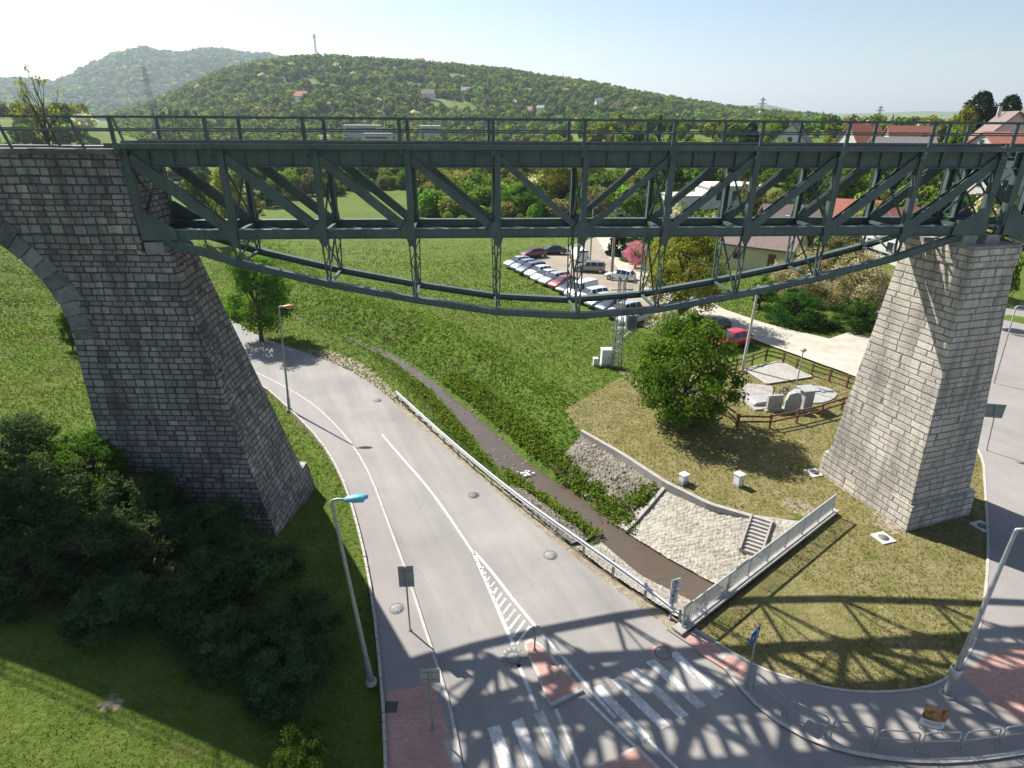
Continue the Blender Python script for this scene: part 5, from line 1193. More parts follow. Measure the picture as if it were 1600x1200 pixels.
# --- trees and shrubs beyond the meadow: kind, px, Y, top y, width px, label
for kind, px, Y, top, wp, lb in [
    ('budding', 470, 190, 258, 80, 'reddish brown budding shrub at the far left of the meadow'),
    ('willow', 345, 118, 262, 70, 'yellow green shrub behind the first truss panel'),
    ('mid', 300, 104, 266, 60, 'green shrub close to the dark stone abutment'),
    ('brown', 385, 125, 300, 60, 'dry twiggy scrub at the left edge of the meadow'),
    ('dark', 412, 150, 278, 46, 'dark small evergreen bush at the left edge of the meadow'),
    ('budding', 520, 225, 252, 60, 'olive budding tree behind the green meadow left of centre'),
    ('dark', 565, 235, 245, 70, 'dark tree at the far edge of the meadow'),
    ('dark', 612, 232, 256, 60, 'low dark bush at the far edge of the meadow'),
    ('willow', 655, 165, 248, 56, 'yellowish tree just left of the white blossom bush'),
    ('blossom', 694, 148, 298, 82, 'white blossoming bush at the far edge of the meadow'),
    ('dark', 722, 146, 318, 50, 'dark green bush beside the white blossoming bush'),
    ('budding', 715, 178, 232, 84, 'tall olive budding tree above the white blossoming bush'),
    ('budding', 762, 172, 228, 90, 'tall olive budding tree right of the middle post'),
    ('bright', 812, 132, 284, 76, 'bright green round tree at the far edge of the meadow'),
    ('willow', 770, 140, 296, 60, 'yellow green shrub left of the bright green round tree'),
    ('budding', 822, 178, 226, 90, 'tall olive tree above the bright green round tree'),
    ('willow', 872, 140, 244, 100, 'large yellow olive tree behind the car park'),
    ('budding', 925, 150, 240, 80, 'olive tree at the head of the pale lane'),
    ('brown', 930, 122, 285, 60, 'brown leafless shrub at the head of the pale lane'),
    ('bright', 982, 108, 296, 66, 'bright green shrub right of the pale lane'),
    ('mid', 1012, 128, 268, 70, 'green tree left of the flat white house'),
    ('blossom', 1062, 100, 312, 60, 'white blossoming bush in front of the flat white house'),
    ('blossom', 1125, 96, 318, 54, 'white blossoming tree right of the flat white house'),
    ('willow', 1040, 84, 352, 60, 'yellow green bush below the flat white house'),
    ('brown', 1180, 104, 268, 66, 'brown leafless tree right of the flat white house'),
    ('brown', 1215, 98, 290, 60, 'brown leafless shrub above the yellow house roof'),
    ('dark', 1262, 118, 252, 76, 'dark green tree above the red roofs'),
    ('mid', 1330, 112, 258, 80, 'green tree between the two low red roofs'),
    ('cream', 1325, 84, 318, 50, 'cream blossoming bush in front of the low red roof'),
    ('mid', 1392, 122, 248, 90, 'green tree behind the lower red roof near the pale pier'),
    ('budding', 1455, 118, 240, 80, 'olive budding tree behind the right end of the span'),
    ('cream', 1560, 74, 262, 70, 'cream blossoming tree seen through the right end posts'),
    ('bright', 1592, 62, 345, 60, 'bright green bush right of the pale pier'),
    ('conifer', 1176, 150, 190, 60, 'dark conifer left of the house with the maroon roof'),
    ('bright', 1208, 165, 196, 34, 'bright green tree behind the house with the maroon roof'),
    ('willow', 1296, 128, 208, 44, 'yellow green bush between the maroon and red roofs'),
    ('bright', 1362, 190, 185, 30, 'bright green tree between the two red roofs'),
    ('willow', 1516, 132, 166, 54, 'yellow willow beside the tall dark conifer'),
    ('conifer', 1540, 138, 141, 120, 'tall dark conifer on the right skyline'),
    ('conifer', 1584, 150, 147, 90, 'slender conifer behind the grey gabled house'),
    ('bright', 1500, 112, 198, 50, 'bright green bush in front of the yellow willow'),
    ('mid', 1440, 130, 205, 40, 'green bush right of the red roofs')]:
    nm = {'conifer': 'conifer_tree', 'blossom': 'flowering_tree'}.get(kind, 'tree'); c_ = 'tree'
    if 'bush' in lb or 'shrub' in lb or 'scrub' in lb: nm, c_ = 'bush', 'bush'
    ptree(kind, px, Y, top, wp, lb, nm, c_, 'trees and bushes beyond the meadow', hi=wp > 72 and Y < 160)
for i, px in enumerate((238, 252, 265, 277, 290, 303)):
    ptree('poplar', px, 330 + i * 6, 166 + (i * 5) % 9, 17, 'slim grey green poplar in a row above the left bridge end', 'poplar_tree', 'tree', 'row of poplars')

# --- merged woods
def scatter(name, pts, H, W, pal, seed, ncard=44, leafs=.17, kind_w=None, label=None):
    rs = np.random.RandomState(seed); T = []
    ico_v = []; ph = (1 + 5 ** .5) / 2
    iv = np.array([(-1, ph, 0), (1, ph, 0), (-1, -ph, 0), (1, -ph, 0), (0, -1, ph), (0, 1, ph), (0, -1, -ph), (0, 1, -ph), (ph, 0, -1), (ph, 0, 1), (-ph, 0, -1), (-ph, 0, 1)], float); iv /= np.linalg.norm(iv[0])
    fi = np.array([(0, 11, 5), (0, 5, 1), (0, 1, 7), (0, 7, 10), (0, 10, 11), (1, 5, 9), (5, 11, 4), (11, 10, 2), (10, 7, 6), (7, 1, 8), (3, 9, 4), (3, 4, 2), (3, 2, 6), (3, 6, 8), (3, 8, 9), (4, 9, 5), (2, 4, 11), (6, 2, 10), (8, 6, 7), (9, 8, 1)])
    for k in range(10):
        con = k >= 8
        C = rs.normal(size=(ncard, 3)); C /= np.linalg.norm(C, axis=1)[:, None]; C *= rs.uniform(.55, 1, (ncard, 1)) ** .5
        if con: h = rs.rand(ncard) ** 1.3; a = rs.rand(ncard) * 6.283; P = np.stack([np.cos(a) * (1 - h) * .42, np.sin(a) * (1 - h) * .42, .05 + h * .93], 1); core = iv * np.array([.22, .22, .36]) + np.array([0, 0, .36])
        else: P = C * np.array([.45, .45, .44]) + np.array([0, 0, .52]); core = iv * rs.uniform(.75, 1.1, (12, 1)) * np.array([.36, .36, .38]) + np.array([0, 0, .5])
        N = C * .7 + rs.normal(size=C.shape) * .5 + np.array([0, 0, .3]); N /= np.linalg.norm(N, axis=1)[:, None]
        V, Fq = quads_at(P, N, leafs * rs.uniform(.6, 1.3, ncard) * (.7 if con else 1), rs)
        tri = np.concatenate([Fq[:, [0, 1, 2]], Fq[:, [0, 2, 3]]]); 
        Vv = np.concatenate([V, core]); Ff = np.concatenate([tri, fi + len(V)]); jit = np.concatenate([np.repeat(rs.uniform(.75, 1.3, ncard), 4), np.full(12, .75)]); T.append((Vv, Ff, jit))
    n = len(pts); con = kind_w if kind_w is not None else np.zeros(n, bool); tk = np.where(con, rs.randint(8, 10, n), rs.randint(0, 8, n)); AV = []; AF = []; AC = []; base = 0
    pal = np.asarray(pal)
    for k in range(10):
        idx = np.where(tk == k)[0]
        if not len(idx): continue
        Vv, Ff, jit = T[k]; m = len(idx); a = rs.rand(m) * 6.283; ca, sa = np.cos(a)[:, None], np.sin(a)[:, None]; Wd = W[idx][:, None]; Hh = H[idx][:, None]
        X = (Vv[None, :, 0] * ca - Vv[None, :, 1] * sa) * Wd + pts[idx, 0][:, None]; Y = (Vv[None, :, 0] * sa + Vv[None, :, 1] * ca) * Wd + pts[idx, 1][:, None]; Z = Vv[None, :, 2] * Hh + pts[idx, 2][:, None]
        AV.append(np.stack([X, Y, Z], -1).reshape(-1, 3)); AF.append((Ff[None] + (np.arange(m) * len(Vv))[:, None, None] + base).reshape(-1, 3)); base += m * len(Vv)
        AC.append((pal[idx][:, None, :] * jit[None, :, None]).reshape(-1, 3))
    me = np_mesh(name, np.concatenate(AV), np.concatenate(AF)); np_col(me, np.concatenate(AC)); o = link(name, me, M['leaf']); tag(o, label, 'trees', kind='stuff'); return o
def forest_colors(rs, n, wts):
    keys = [('mid', .9), ('bright', .85), ('budding', .9), ('dark', .9), ('conifer', 1), ('brown', .9), ('blossom', .8)]
    k = rs.choice(len(keys), n, p=np.array(wts) / sum(wts)); col = np.zeros((n, 3))
    for i, (kk, s) in enumerate(keys):
        mm = k == i; p = np.array(PAL[kk]); col[mm] = p[rs.randint(0, 2 if kk == 'blossom' else 3, mm.sum())] * s
    return col * np.where(k == 4, 1, 1.3)[:, None] * rs.uniform(.75, 1.25, (n, 1)), k == 4
rs = np.random.RandomState(21)
# middle hill
n = 15000; A, R, Z = H_MID; a = rs.uniform(A[0], A[-1], n); r = np.sqrt(rs.uniform(470 ** 2, 1180 ** 2, n)); x, y = r * np.sin(a), r * np.cos(a); dens = vnoise(x, y, 60) + vnoise(x + 50, y, 22) * .7
k = dens > -.36; x, y, r = x[k], y[k], r[k]; n = len(x); z = hill_z(H_MID, x, y)
col, con = forest_colors(rs, n, (.46, .32, .12, .06, .04, .0, .008)); h = rs.uniform(4, 10, n) * np.where(con, 1.25, 1)
scatter('hill_woodland', np.stack([x, y, z - .5], 1), h, np.where(con, h * .5, h * rs.uniform(.8, 1.2, n)), col, 2, 34, .2, con, 'spring woodland covering the long middle hill')
# blue mountain
n = 9000; A, R, Z = H_BLUE; a = rs.uniform(A[0] * .99, A[-1] * .99, n); r = rs.uniform(1500, 2750, n); x, y = r * np.sin(a), r * np.cos(a); z = hill_z(H_BLUE, x, y); col, con = forest_colors(rs, n, (.5, .2, .12, .18, .05, 0, 0)); col = col * .8; h = rs.uniform(12, 22, n)
scatter('mountain_forest', np.stack([x, y, z - 6], 1), h, h * rs.uniform(1.0, 1.7, n), col, 3, 14, .3, con, 'forest covering the distant mountain')
n = 2600; a = rs.uniform(.28, .95, n); r = rs.uniform(1250, 2900, n); x, y = r * np.sin(a), r * np.cos(a); z = np.zeros(n); col, con = forest_colors(rs, n, (.4, .15, .25, .15, .05, .02, 0)); h = rs.uniform(8, 16, n)
scatter('plain_woodland', np.stack([x, y, z - 1], 1), h, h * rs.uniform(1.0, 2.2, n), col, 4, 14, .3, con, 'scattered woods on the far plain to the right')
# valley floor between the meadow and the hill
n = 5200; x = rs.uniform(-700, 600, n); y = rs.uniform(165, 620, n); k = (np.abs(x) < y * 1.0 + 30); k &= ~((x > -75) & (x < -12) & (y < 205)); k &= ~((x > -30) & (x < 30) & (y < 190)); k &= (vnoise(x, y, 55) + .4 * vnoise(x, y, 20)) > -.22; k &= ~((x > 25) & (x < 150) & (y < 190))
x, y = x[k], y[k]; n = len(x); col, con = forest_colors(rs, n, (.34, .24, .24, .1, .05, .03, .03)); h = rs.uniform(3, 8.5, n) * np.where(con, 1.3, 1)
scatter('valley_woodland', np.stack([x, y, zterr(x, y) - .3], 1), h, np.where(con, h * .45, h * rs.uniform(.8, 1.3, n)), col, 5, 80, .13, con, 'mixed trees and scrub on the valley floor')
# left hillside behind the viaduct, and gardens on the right slope
n = 420; x = rs.uniform(-220, -48, n); y = rs.uniform(120, 220, n); k = (x < -.62 * y - 14) ; x, y = x[k], y[k]; n = len(x); col, con = forest_colors(rs, n, (.3, .2, .3, .06, .02, .12, .02)); h = rs.uniform(1.5, 4.5, n)
scatter('hillside_scrub', np.stack([x, y, zterr(x, y) - .2], 1), h, h * rs.uniform(.9, 1.5, n), col, 6, 120, .10, con, 'low scrub on the slope behind the stone viaduct')
n = 900; x = rs.uniform(22, 230, n); y = rs.uniform(86, 142, n); k = (x < y * .98) & (x > y * .30) & (y > 92 + (x - 40) * .02) & ~((x > 26) & (x < 45) & (y < 98)) & ~((np.abs(x - 45) < 13) & (y > 104) & (y < 130)); x, y = x[k], y[k]; n = len(x); col, con = forest_colors(rs, n, (.30, .26, .2, .12, .03, .04, .06)); h = rs.uniform(2.0, 6.0, n)
scatter('garden_shrubs', np.stack([x, y, zterr(x, y) - .2], 1), h, h * rs.uniform(.8, 1.3, n), col, 7, 240, .07, con, 'mixed garden shrubs between the houses on the right slope')

n = 900; x = rs.uniform(-62, 62, n); y = rs.uniform(114, 200, n); edge = np.interp(x, [-62, -34, -26, -19, 10, 25, 62], [150, 192, 160, 124, 118, 116, 114]); k = (y > edge + rs.rand(n) * 6) & (y < edge + 46) & ~((np.abs(x - 44) < 14) & (np.abs(y - 122) < 14)); x, y = x[k], y[k]; n = len(x); col, con = forest_colors(rs, n, (.24, .22, .36, .06, .01, .06, .04)); f = np.clip((y - np.interp(x, [-62, -34, -26, -19, 10, 25, 62], [150, 192, 160, 124, 118, 116, 114])) / 20, .25, 1); h = rs.uniform(3.5, 8.5, n) * (.45 + .55 * f)
scatter('thicket', np.stack([x, y, zterr(x, y) - .3], 1), h, h * rs.uniform(.8, 1.15, n), col, 9, 420, .055, con, 'dense budding thicket along the far side of the meadow')

# --- grass tufts and weeds
WALKP = [tuple(p) for p in KERB] + [tuple(p) for p in WALKL[::-1]]
def tufts(name, x, y, z, h, wd, col, seed, nb=3, label=None):
    rs = np.random.RandomState(seed); n = len(x); V = []; C = []
    for b in range(nb):
        a = rs.rand(n) * 6.283; l = rs.uniform(.2, .9, n) * h; dx, dy = np.cos(a), np.sin(a); ox, oy = rs.normal(size=(2, n)) * wd * .8; hh = h * rs.uniform(.6, 1.1, n)
        p0 = np.stack([x + ox - dy * wd, y + oy + dx * wd, z - .03], 1); p1 = np.stack([x + ox + dy * wd, y + oy - dx * wd, z - .03], 1); p2 = np.stack([x + ox + dx * l, y + oy + dy * l, z + hh], 1)
        V.append(np.stack([p0, p1, p2], 1)); C.append(np.repeat((col * rs.uniform(.75, 1.25, (n, 1)))[:, None, :], 3, 1))
    V = np.concatenate(V).reshape(-1, 3); me = np_mesh(name, V, np.arange(len(V)).reshape(-1, 3)); np_col(me, np.concatenate(C).reshape(-1, 3)); return tag(link(name, me, M['leaf']), label, 'grass', kind='stuff')
def clear(x, y):
    k = ~in_poly(x, y, ROAD) & ~in_poly(x, y, WALKP) & ~in_poly(x, y, RW)
    d, s, t = poly_dist(x, y, STREAM); hw = np.interp(t, [0, .70, .80, .9, 1], [.35, .5, .9, 1.7, 1.8]); k &= d > hw
    k &= ~in_poly(x, y, [(-9.5, 43), (-4, 36), (.4, 30), (7.2, 20.8), (7.4, 19), (-2, 28)]); return k
n = 560000; x = rs.uniform(-72, 34, n); y = rs.uniform(11, 118, n); k = rs.rand(n) < np.clip(34 / np.maximum(y, 20), .3, 1) * np.clip((118 - y) / 55, 0, 1) * ((x > -46) | (y > 28)); x, y = x[k], y[k]
k = clear(x, y) & ~in_poly(x, y, DRY) & ~((x > 14) & (y < 55)) & ~in_poly(x, y, pgs([(840, 395), (800, 420), (900, 480), (1010, 520), (1100, 520), (1000, 430), (950, 352), (925, 352)])); x, y = x[k], y[k]
k = ~in_poly(x, y, [(2.6, 35.7), (6.9, 29.4), (9.2, 31.3), (4.9, 37.7)]) & (vnoise(x, y, 2.3) + vnoise(x, y, .8) * .5 > -.6); x, y = x[k], y[k]; n = len(x)
d, s, t = poly_dist(x, y, STREAM); bank = (s > 0) & (d < 7.5)
h = rs.uniform(.05, .14, n) * np.clip(y / 32, .5, 1) * np.where(bank, 1.35, 1); pal = np.array([(.075, .138, .015), (.095, .16, .018), (.125, .18, .030), (.06, .11, .012)]); col = pal[rs.randint(0, 4, n)] * np.where(bank, 1.2, 1.0)[:, None] * (1 + .5 * vnoise(x, y, 3.1) + .4 * vnoise(x + 40, y, 1.0))[:, None]; dm = np.clip((vnoise(x + 13, y + 7, 2.4) + .6 * vnoise(x, y + 90, .8) - .16) * 3, 0, .75)[:, None]; col = col * (1 - dm) + np.array([.165, .145, .055]) * dm
tufts('grass', x, y, zterr(x, y), h, np.where(bank, .045, .03) * np.clip(y / 40, .4, 2), col, 3, 3, 'lush green grass of the meadow and banks')
n = 60000; x = rs.uniform(3, 40, n); y = rs.uniform(12, 51, n); k = in_poly(x, y, DRY) & clear(x, y) & ~in_poly(x, y, [(7.2, 20), (17.6, 28.4), (13.3, 27.8), (9.2, 31.3), (4.9, 37.7)]); x, y = x[k], y[k]; n = len(x)
pal = np.array([(.21, .18, .085), (.16, .15, .055), (.12, .135, .03), (.25, .21, .12)]); tufts('dry_grass', x, y, zterr(x, y), rs.uniform(.03, .09, n), np.full(n, .03), pal[rs.randint(0, 4, n)], 4, 2, 'short dry mown grass round the stone pier')
# leafy weeds on the stream banks
t0 = rs.uniform(.36, .985, 9000); sd = np.where(rs.rand(9000) < .62, 1, -1); i = np.clip((t0 * 139).astype(int), 0, 138); hw = np.interp(t0, [0, .70, .80, .9, 1], [.4, .55, .95, 1.75, 1.9])
off_ = np.where(sd > 0, np.where(t0 > .80, hw + rs.rand(9000) ** 1.5 * 1.5, hw + .2 + rs.rand(9000) * 4.6), hw + rs.rand(9000) ** 1.3 * 1.5)
fr_ = (t0 * 139 - i)[:, None]; SB_ = STREAM[i] * (1 - fr_) + STREAM[np.minimum(i + 1, 139)] * fr_; px_ = SB_ + Nn[i] * (sd * off_)[:, None] + rs.normal(size=(9000, 2)) * .12; x, y = px_[:, 0] + rs.normal(size=9000) * .15, px_[:, 1] + rs.normal(size=9000) * .15
k = ((t0 > .8) | (rs.rand(9000) < .07)) & ~((t0 > .885) | ((t0 > .86) & (sd < 0) & (rs.rand(9000) < .5))) & clear(x, y) | ((rs.rand(9000) < .03) & (t0 < .93)); x, y = x[k], y[k]
x = np.r_[x, rs.normal(7.9, .38, 90)]; y = np.r_[y, rs.normal(31.3, .35, 90)]
for (qa, qb, cnt, sg) in ((pg(790, 735, -1.8), pg(935, 838, -1.8), 300, .2), (pg(835, 700, -1.7), pg(985, 815, -1.7), 480, .34)):
    f = rs.rand(cnt); x = np.r_[x, qa[0] + (qb[0] - qa[0]) * f + rs.normal(size=cnt) * sg]; y = np.r_[y, qa[1] + (qb[1] - qa[1]) * f + rs.normal(size=cnt) * sg]
n = len(x)
V = []; C = []; pal = np.array([(.10, .19, .02), (.13, .215, .026), (.16, .23, .04)]); z = zterr(x, y) + .12
for b in range(7):
    P = np.stack([x + rs.normal(size=n) * .14, y + rs.normal(size=n) * .14, z + rs.uniform(.03, .34, n)], 1); N = rs.normal(size=(n, 3)) * .6 + np.array([0, 0, .8]); N /= np.linalg.norm(N, axis=1)[:, None]
    v, f = quads_at(P, N, rs.uniform(.05, .12, n), rs); V.append(v); C.append(np.repeat(pal[rs.randint(0, 3, n)] * rs.uniform(.7, 1.3, (n, 1)), 4, 0))
V = np.concatenate(V); me = np_mesh('bank_weeds', V, np.arange(len(V)).reshape(-1, 4)); np_col(me, np.concatenate(C)); tag(link('bank_weeds', me, M['leaf']), 'leafy green weeds along both banks of the stream', 'weeds', kind='stuff')

# ================================================================== CARS
PAINT = {}
def paint(nm, col, metal=.3):
    if nm not in PAINT:
        g = NG(nm + '_car_paint'); g.set(col, .32, metal, .5); g.b.inputs['Coat Weight'].default_value = .6; g.b.inputs['Coat Roughness'].default_value = .06; PAINT[nm] = g.m
    return PAINT[nm]
M['headlamp'] = plain('headlamp_glass', (.62, .64, .66), .15, .2, .1, 3); M['taillamp'] = plain('tail_lamp_glass', (.35, .02, .02), .2, 0, .1, 3); M['hub'] = plain('alloy_rim', (.45, .46, .47), .35, .7, .15, 5)
CARK = {  # stations from nose to tail: x, half width, belt z, roof z, roof half width
 'hatch': [(2.0, .62, .56, .58, .5), (1.93, .76, .68, .70, .6), (1.2, .84, .90, .95, .72), (.95, .85, .93, 1.0, .70), (.25, .86, .94, 1.43, .58), (-.32, .86, .95, 1.48, .58), (-.42, .86, .95, 1.48, .58), (-1.1, .85, .97, 1.46, .57), (-1.2, .85, .97, 1.45, .57), (-1.55, .84, .98, 1.38, .54), (-1.9, .82, .96, 1.0, .66), (-1.98, .76, .70, .72, .6)],
 'sedan': [(2.2, .62, .56, .58, .5), (2.12, .78, .68, .70, .6), (1.3, .86, .88, .93, .74), (1.05, .87, .90, .96, .72), (.25, .88, .92, 1.38, .58), (-.3, .88, .93, 1.43, .58), (-.4, .88, .93, 1.43, .58), (-1.0, .87, .95, 1.38, .57), (-1.08, .87, .95, 1.36, .57), (-1.65, .86, .97, 1.02, .66), (-2.1, .84, .95, .99, .68), (-2.2, .78, .68, .70, .6)],
 'estate': [(2.2, .64, .58, .60, .5), (2.12, .80, .70, .72, .6), (1.35, .87, .92, .97, .74), (1.1, .88, .95, 1.02, .72), (.4, .89, .96, 1.46, .60), (-.2, .89, .97, 1.52, .60), (-.3, .89, .97, 1.52, .60), (-1.15, .88, .98, 1.51, .60), (-1.25, .88, .98, 1.51, .60), (-1.95, .87, .99, 1.45, .58), (-2.2, .85, .97, 1.02, .68), (-2.27, .80, .70, .72, .6)],
 'van': [(2.3, .7, .62, .64, .55), (2.24, .84, .78, .80, .66), (1.75, .91, 1.05, 1.10, .78), (1.6, .92, 1.08, 1.16, .78), (.95, .93, 1.10, 1.86, .74), (.3, .93, 1.12, 1.95, .76), (.2, .93, 1.12, 1.95, .76), (-.8, .93, 1.12, 1.96, .76), (-.9, .93, 1.12, 1.96, .76), (-2.2, .92, 1.12, 1.93, .76), (-2.32, .90, 1.10, 1.70, .74), (-2.36, .86, .8, .82, .7)]}
CARM = {}
def car_meshes(kind):
    if kind in CARM: return CARM[kind]
    S = CARK[kind]; n = len(S); V = []
    for x, hw, bz, rz, rw in S:
        zb = .22 if abs(x) < S[0][0] - .2 else .34
        half = [(hw * .86, zb), (hw * .98, zb + .14), (hw, bz - .18 if bz > .75 else bz - .08), (hw * .955, bz), (rw, rz - .035), (rw * .72, rz), (0, rz + .012)]
        for y, z in half: V.append((x, y, z))
        for y, z in half[:-1][::-1]: V.append((x, -y, z))
    k = 13; body = []; gl = {'windscreen': [], 'rear_window': [], 'side_window': [], 'side_window_b': []}
    last = n - 3
    for i in range(n - 1):
        for j in range(k):
            j2 = (j + 1) % k; f = (i * k + j, (i + 1) * k + j, (i + 1) * k + j2, i * k + j2); jj = j if j < 6 else 11 - j
            if j == 12: body.append(f); continue
            side = jj == 3; top = jj in (4, 5)
            pil = abs(S[i][0] - S[i + 1][0]) < .13
            if i == 3 and top: gl['windscreen'].append(f)
            elif i == last and top: gl['rear_window'].append(f)
            elif side and 4 <= i < last and not pil and not (kind == 'van' and i > 5): gl['side_window' if j < 6 else 'side_window_b'].append(f)
            else: body.append(f)
    body.append(tuple(range(k))); body.append(tuple(range((n - 1) * k, n * k))[::-1])
    def mk(F_):
        used = sorted({q for f in F_ for q in f}); mp = {q: i for i, q in enumerate(used)}; me = bpy.data.meshes.new('part'); me.from_pydata([V[q] for q in used], [], [tuple(mp[q] for q in f) for f in F_]); me.update(); return me
    bm_ = mk(body); bm_.polygons.foreach_set('use_smooth', np.ones(len(body), bool))
    CARM[kind] = (bm_, [(('side_window' if nm.endswith('_b') else nm), mk(F_)) for nm, F_ in gl.items() if F_]); return CARM[kind]
wt = MB().lathe((0, 0, 0), [(.2, -.10), (.30, -.10), (.32, -.07), (.32, .07), (.30, .10), (.2, .10)], 18, True, 'y'); WTM = bpy.data.meshes.new('tyre'); WTM.from_pydata(wt.v, [], wt.f); WTM.materials.append(M['black'])
wr = MB().lathe((0, 0, 0), [(0, -.085), (.06, -.09), (.205, -.08), (.205, .08), (.06, .09), (0, .085)], 14, False, 'y'); WRM = bpy.data.meshes.new('rim'); WRM.from_pydata(wr.v, [], wr.f); WRM.materials.append(M['hub'])
def mobj(name, me, parent, loc=(0, 0, 0)):
    o = bpy.data.objects.new(name, me); COL.objects.link(o); o.parent = parent; o.location = loc; return o
def car(kind, pnm, col, x, y, ang, label, group=None, metal=.3, s=1.0):
    t = thing('van' if kind == 'van' else 'car', label, 'van' if kind == 'van' else 'car', (x, y, zt(x, y) + .06), radians(ang), group); t.scale = (s, s, s)
    bm_, gls = car_meshes(kind); b = bm_.copy(); b.materials.clear(); b.materials.append(paint(pnm, col, metal)); body = mobj('body', b, t)
    for nm, me in gls:
        if not me.materials: me.materials.append(M['glass'])
        mobj(nm, me, t)
    S = CARK[kind]; fx = S[2][0] - .02; bx = S[-3][0] + .32
    for px_ in (fx, bx):
        for sy in (-1, 1):
            w_ = mobj('wheel', None, t, (px_, sy * (S[4][1] - .07), .32)); mobj('tyre', WTM, w_); mobj('rim', WRM, w_, (0, sy * .025, 0))
    for sy in (-1, 1):
        MB().hexa([(S[1][0] - .28, sy * .60 - .14, .60), (S[1][0] + .02, sy * .56 - .14, .58), (S[1][0] + .02, sy * .56 + .14, .58), (S[1][0] - .28, sy * .66 + .14, .60), (S[1][0] - .34, sy * .60 - .14, S[1][2] + .075), (S[1][0] - .04, sy * .56 - .14, S[1][2] + .015), (S[1][0] - .04, sy * .56 + .14, S[1][2] + .015), (S[1][0] - .34, sy * .66 + .12, S[1][2] + .07)]).build('headlight', M['headlamp'], t)
        MB().box((S[-2][0] + .0, sy * .68, S[-2][2] - .1), (.12, .2, .2)).build('tail_light', M['taillamp'], t)
        MB().hexa([(S[4][0] + .42, sy * .98 - .10, S[4][2] + .0), (S[4][0] + .52, sy * .98 - .10, S[4][2]), (S[4][0] + .52, sy * .98 + .10, S[4][2]), (S[4][0] + .42, sy * .98 + .10, S[4][2]), (S[4][0] + .42, sy * .98 - .10, S[4][2] + .14), (S[4][0] + .50, sy * .98 - .08, S[4][2] + .14), (S[4][0] + .50, sy * .98 + .08, S[4][2] + .14), (S[4][0] + .42, sy * .98 + .10, S[4][2] + .14)]).build('mirror', M['ink'], t)
    return t
silver, white, dgrey, red, dgreen, blue, maroon, black = (.48, .50, .52), (.70, .71, .72), (.10, .11, .13), (.36, .03, .04), (.06, .09, .09), (.30, .38, .46), (.18, .03, .04), (.022, .024, .03)
row = [('hatch', 'silver', silver, 'silver hatchback first at the far end of the parked row'), ('hatch', 'pale_blue', blue, 'pale blue hatchback second from the far end of the parked row'), ('estate', 'slate', (.16, .19, .23), 'slate grey estate car third from the far end of the parked row'),
 ('hatch', 'white', white, 'white hatchback fourth from the far end of the parked row'), ('sedan', 'white', white, 'white saloon car directly left of the silver estate'), ('estate', 'silver', silver, 'silver estate car parked just left of the red hatchback'),
 ('hatch', 'red', (.42, .06, .06), 'red hatchback in the middle of the parked row'), ('sedan', 'dark_green', dgreen, 'dark green grey saloon parked just right of the red hatchback'), ('van', 'white', white, 'white passenger van in the parked row behind the truss posts'),
 ('estate', 'white', white, 'white estate car right of the white passenger van'), ('hatch', 'silver', silver, 'silver hatchback right of the white estate car'), ('hatch', 'dark_blue', (.05, .06, .10), 'small dark blue hatchback partly behind the curved chord'),
 ('estate', 'silver', silver, 'long silver estate car behind the transformer mast'), ('sedan', 'white', white, 'white car nearest the camera partly hidden by the transformer mast')]
ra, rb = np.array(pg(808, 416)), np.array(pg(992, 502))
for i, (k, pn, c, lb) in enumerate(row):
    f = i / (len(row) - 1); p = ra + (rb - ra) * f; car(k, pn, c, p[0], p[1], -143 + (i * 37 % 9) - 4, lb, 'cars parked in the row at the meadow edge', .3 if pn != 'white' else 0, .96 if k == 'van' else 1)
x, y = pg(833, 403); car('hatch', 'maroon', maroon, x, y, -160, 'dark maroon hatchback parked at the far corner of the car park')
x, y = pg(863, 398); car('sedan', 'black', black, x, y, -172, 'black saloon car parked farthest back at the car park')
x, y = pg(904, 409); car('van', 'white', white, x, y, 100, 'white van parked behind the central hangers', None, 0)
x, y = pg(920, 425); car('estate', 'taupe', (.27, .25, .23), x, y, 168, 'brown grey estate car standing alone beside the lane')
x, y = pg(968, 438); car('hatch', 'white', white, x, y, 150, 'small white car at the foot of the wooden pole', None, 0)
x, y = pg(1112, 518); car('hatch', 'black', black, x, y, -150, 'dark car half hidden behind the big round tree')
x, y = pg(1140, 540); car('hatch', 'bright_red', (.50, .02, .045), x, y, -152, 'bright red hatchback parked by the brown fence', None, .1, 1.06)
x, y = pg(1366, 510); car('estate', 'silver', silver, x, y, -170, 'silver grey car shaded by bushes beside the pale pier')

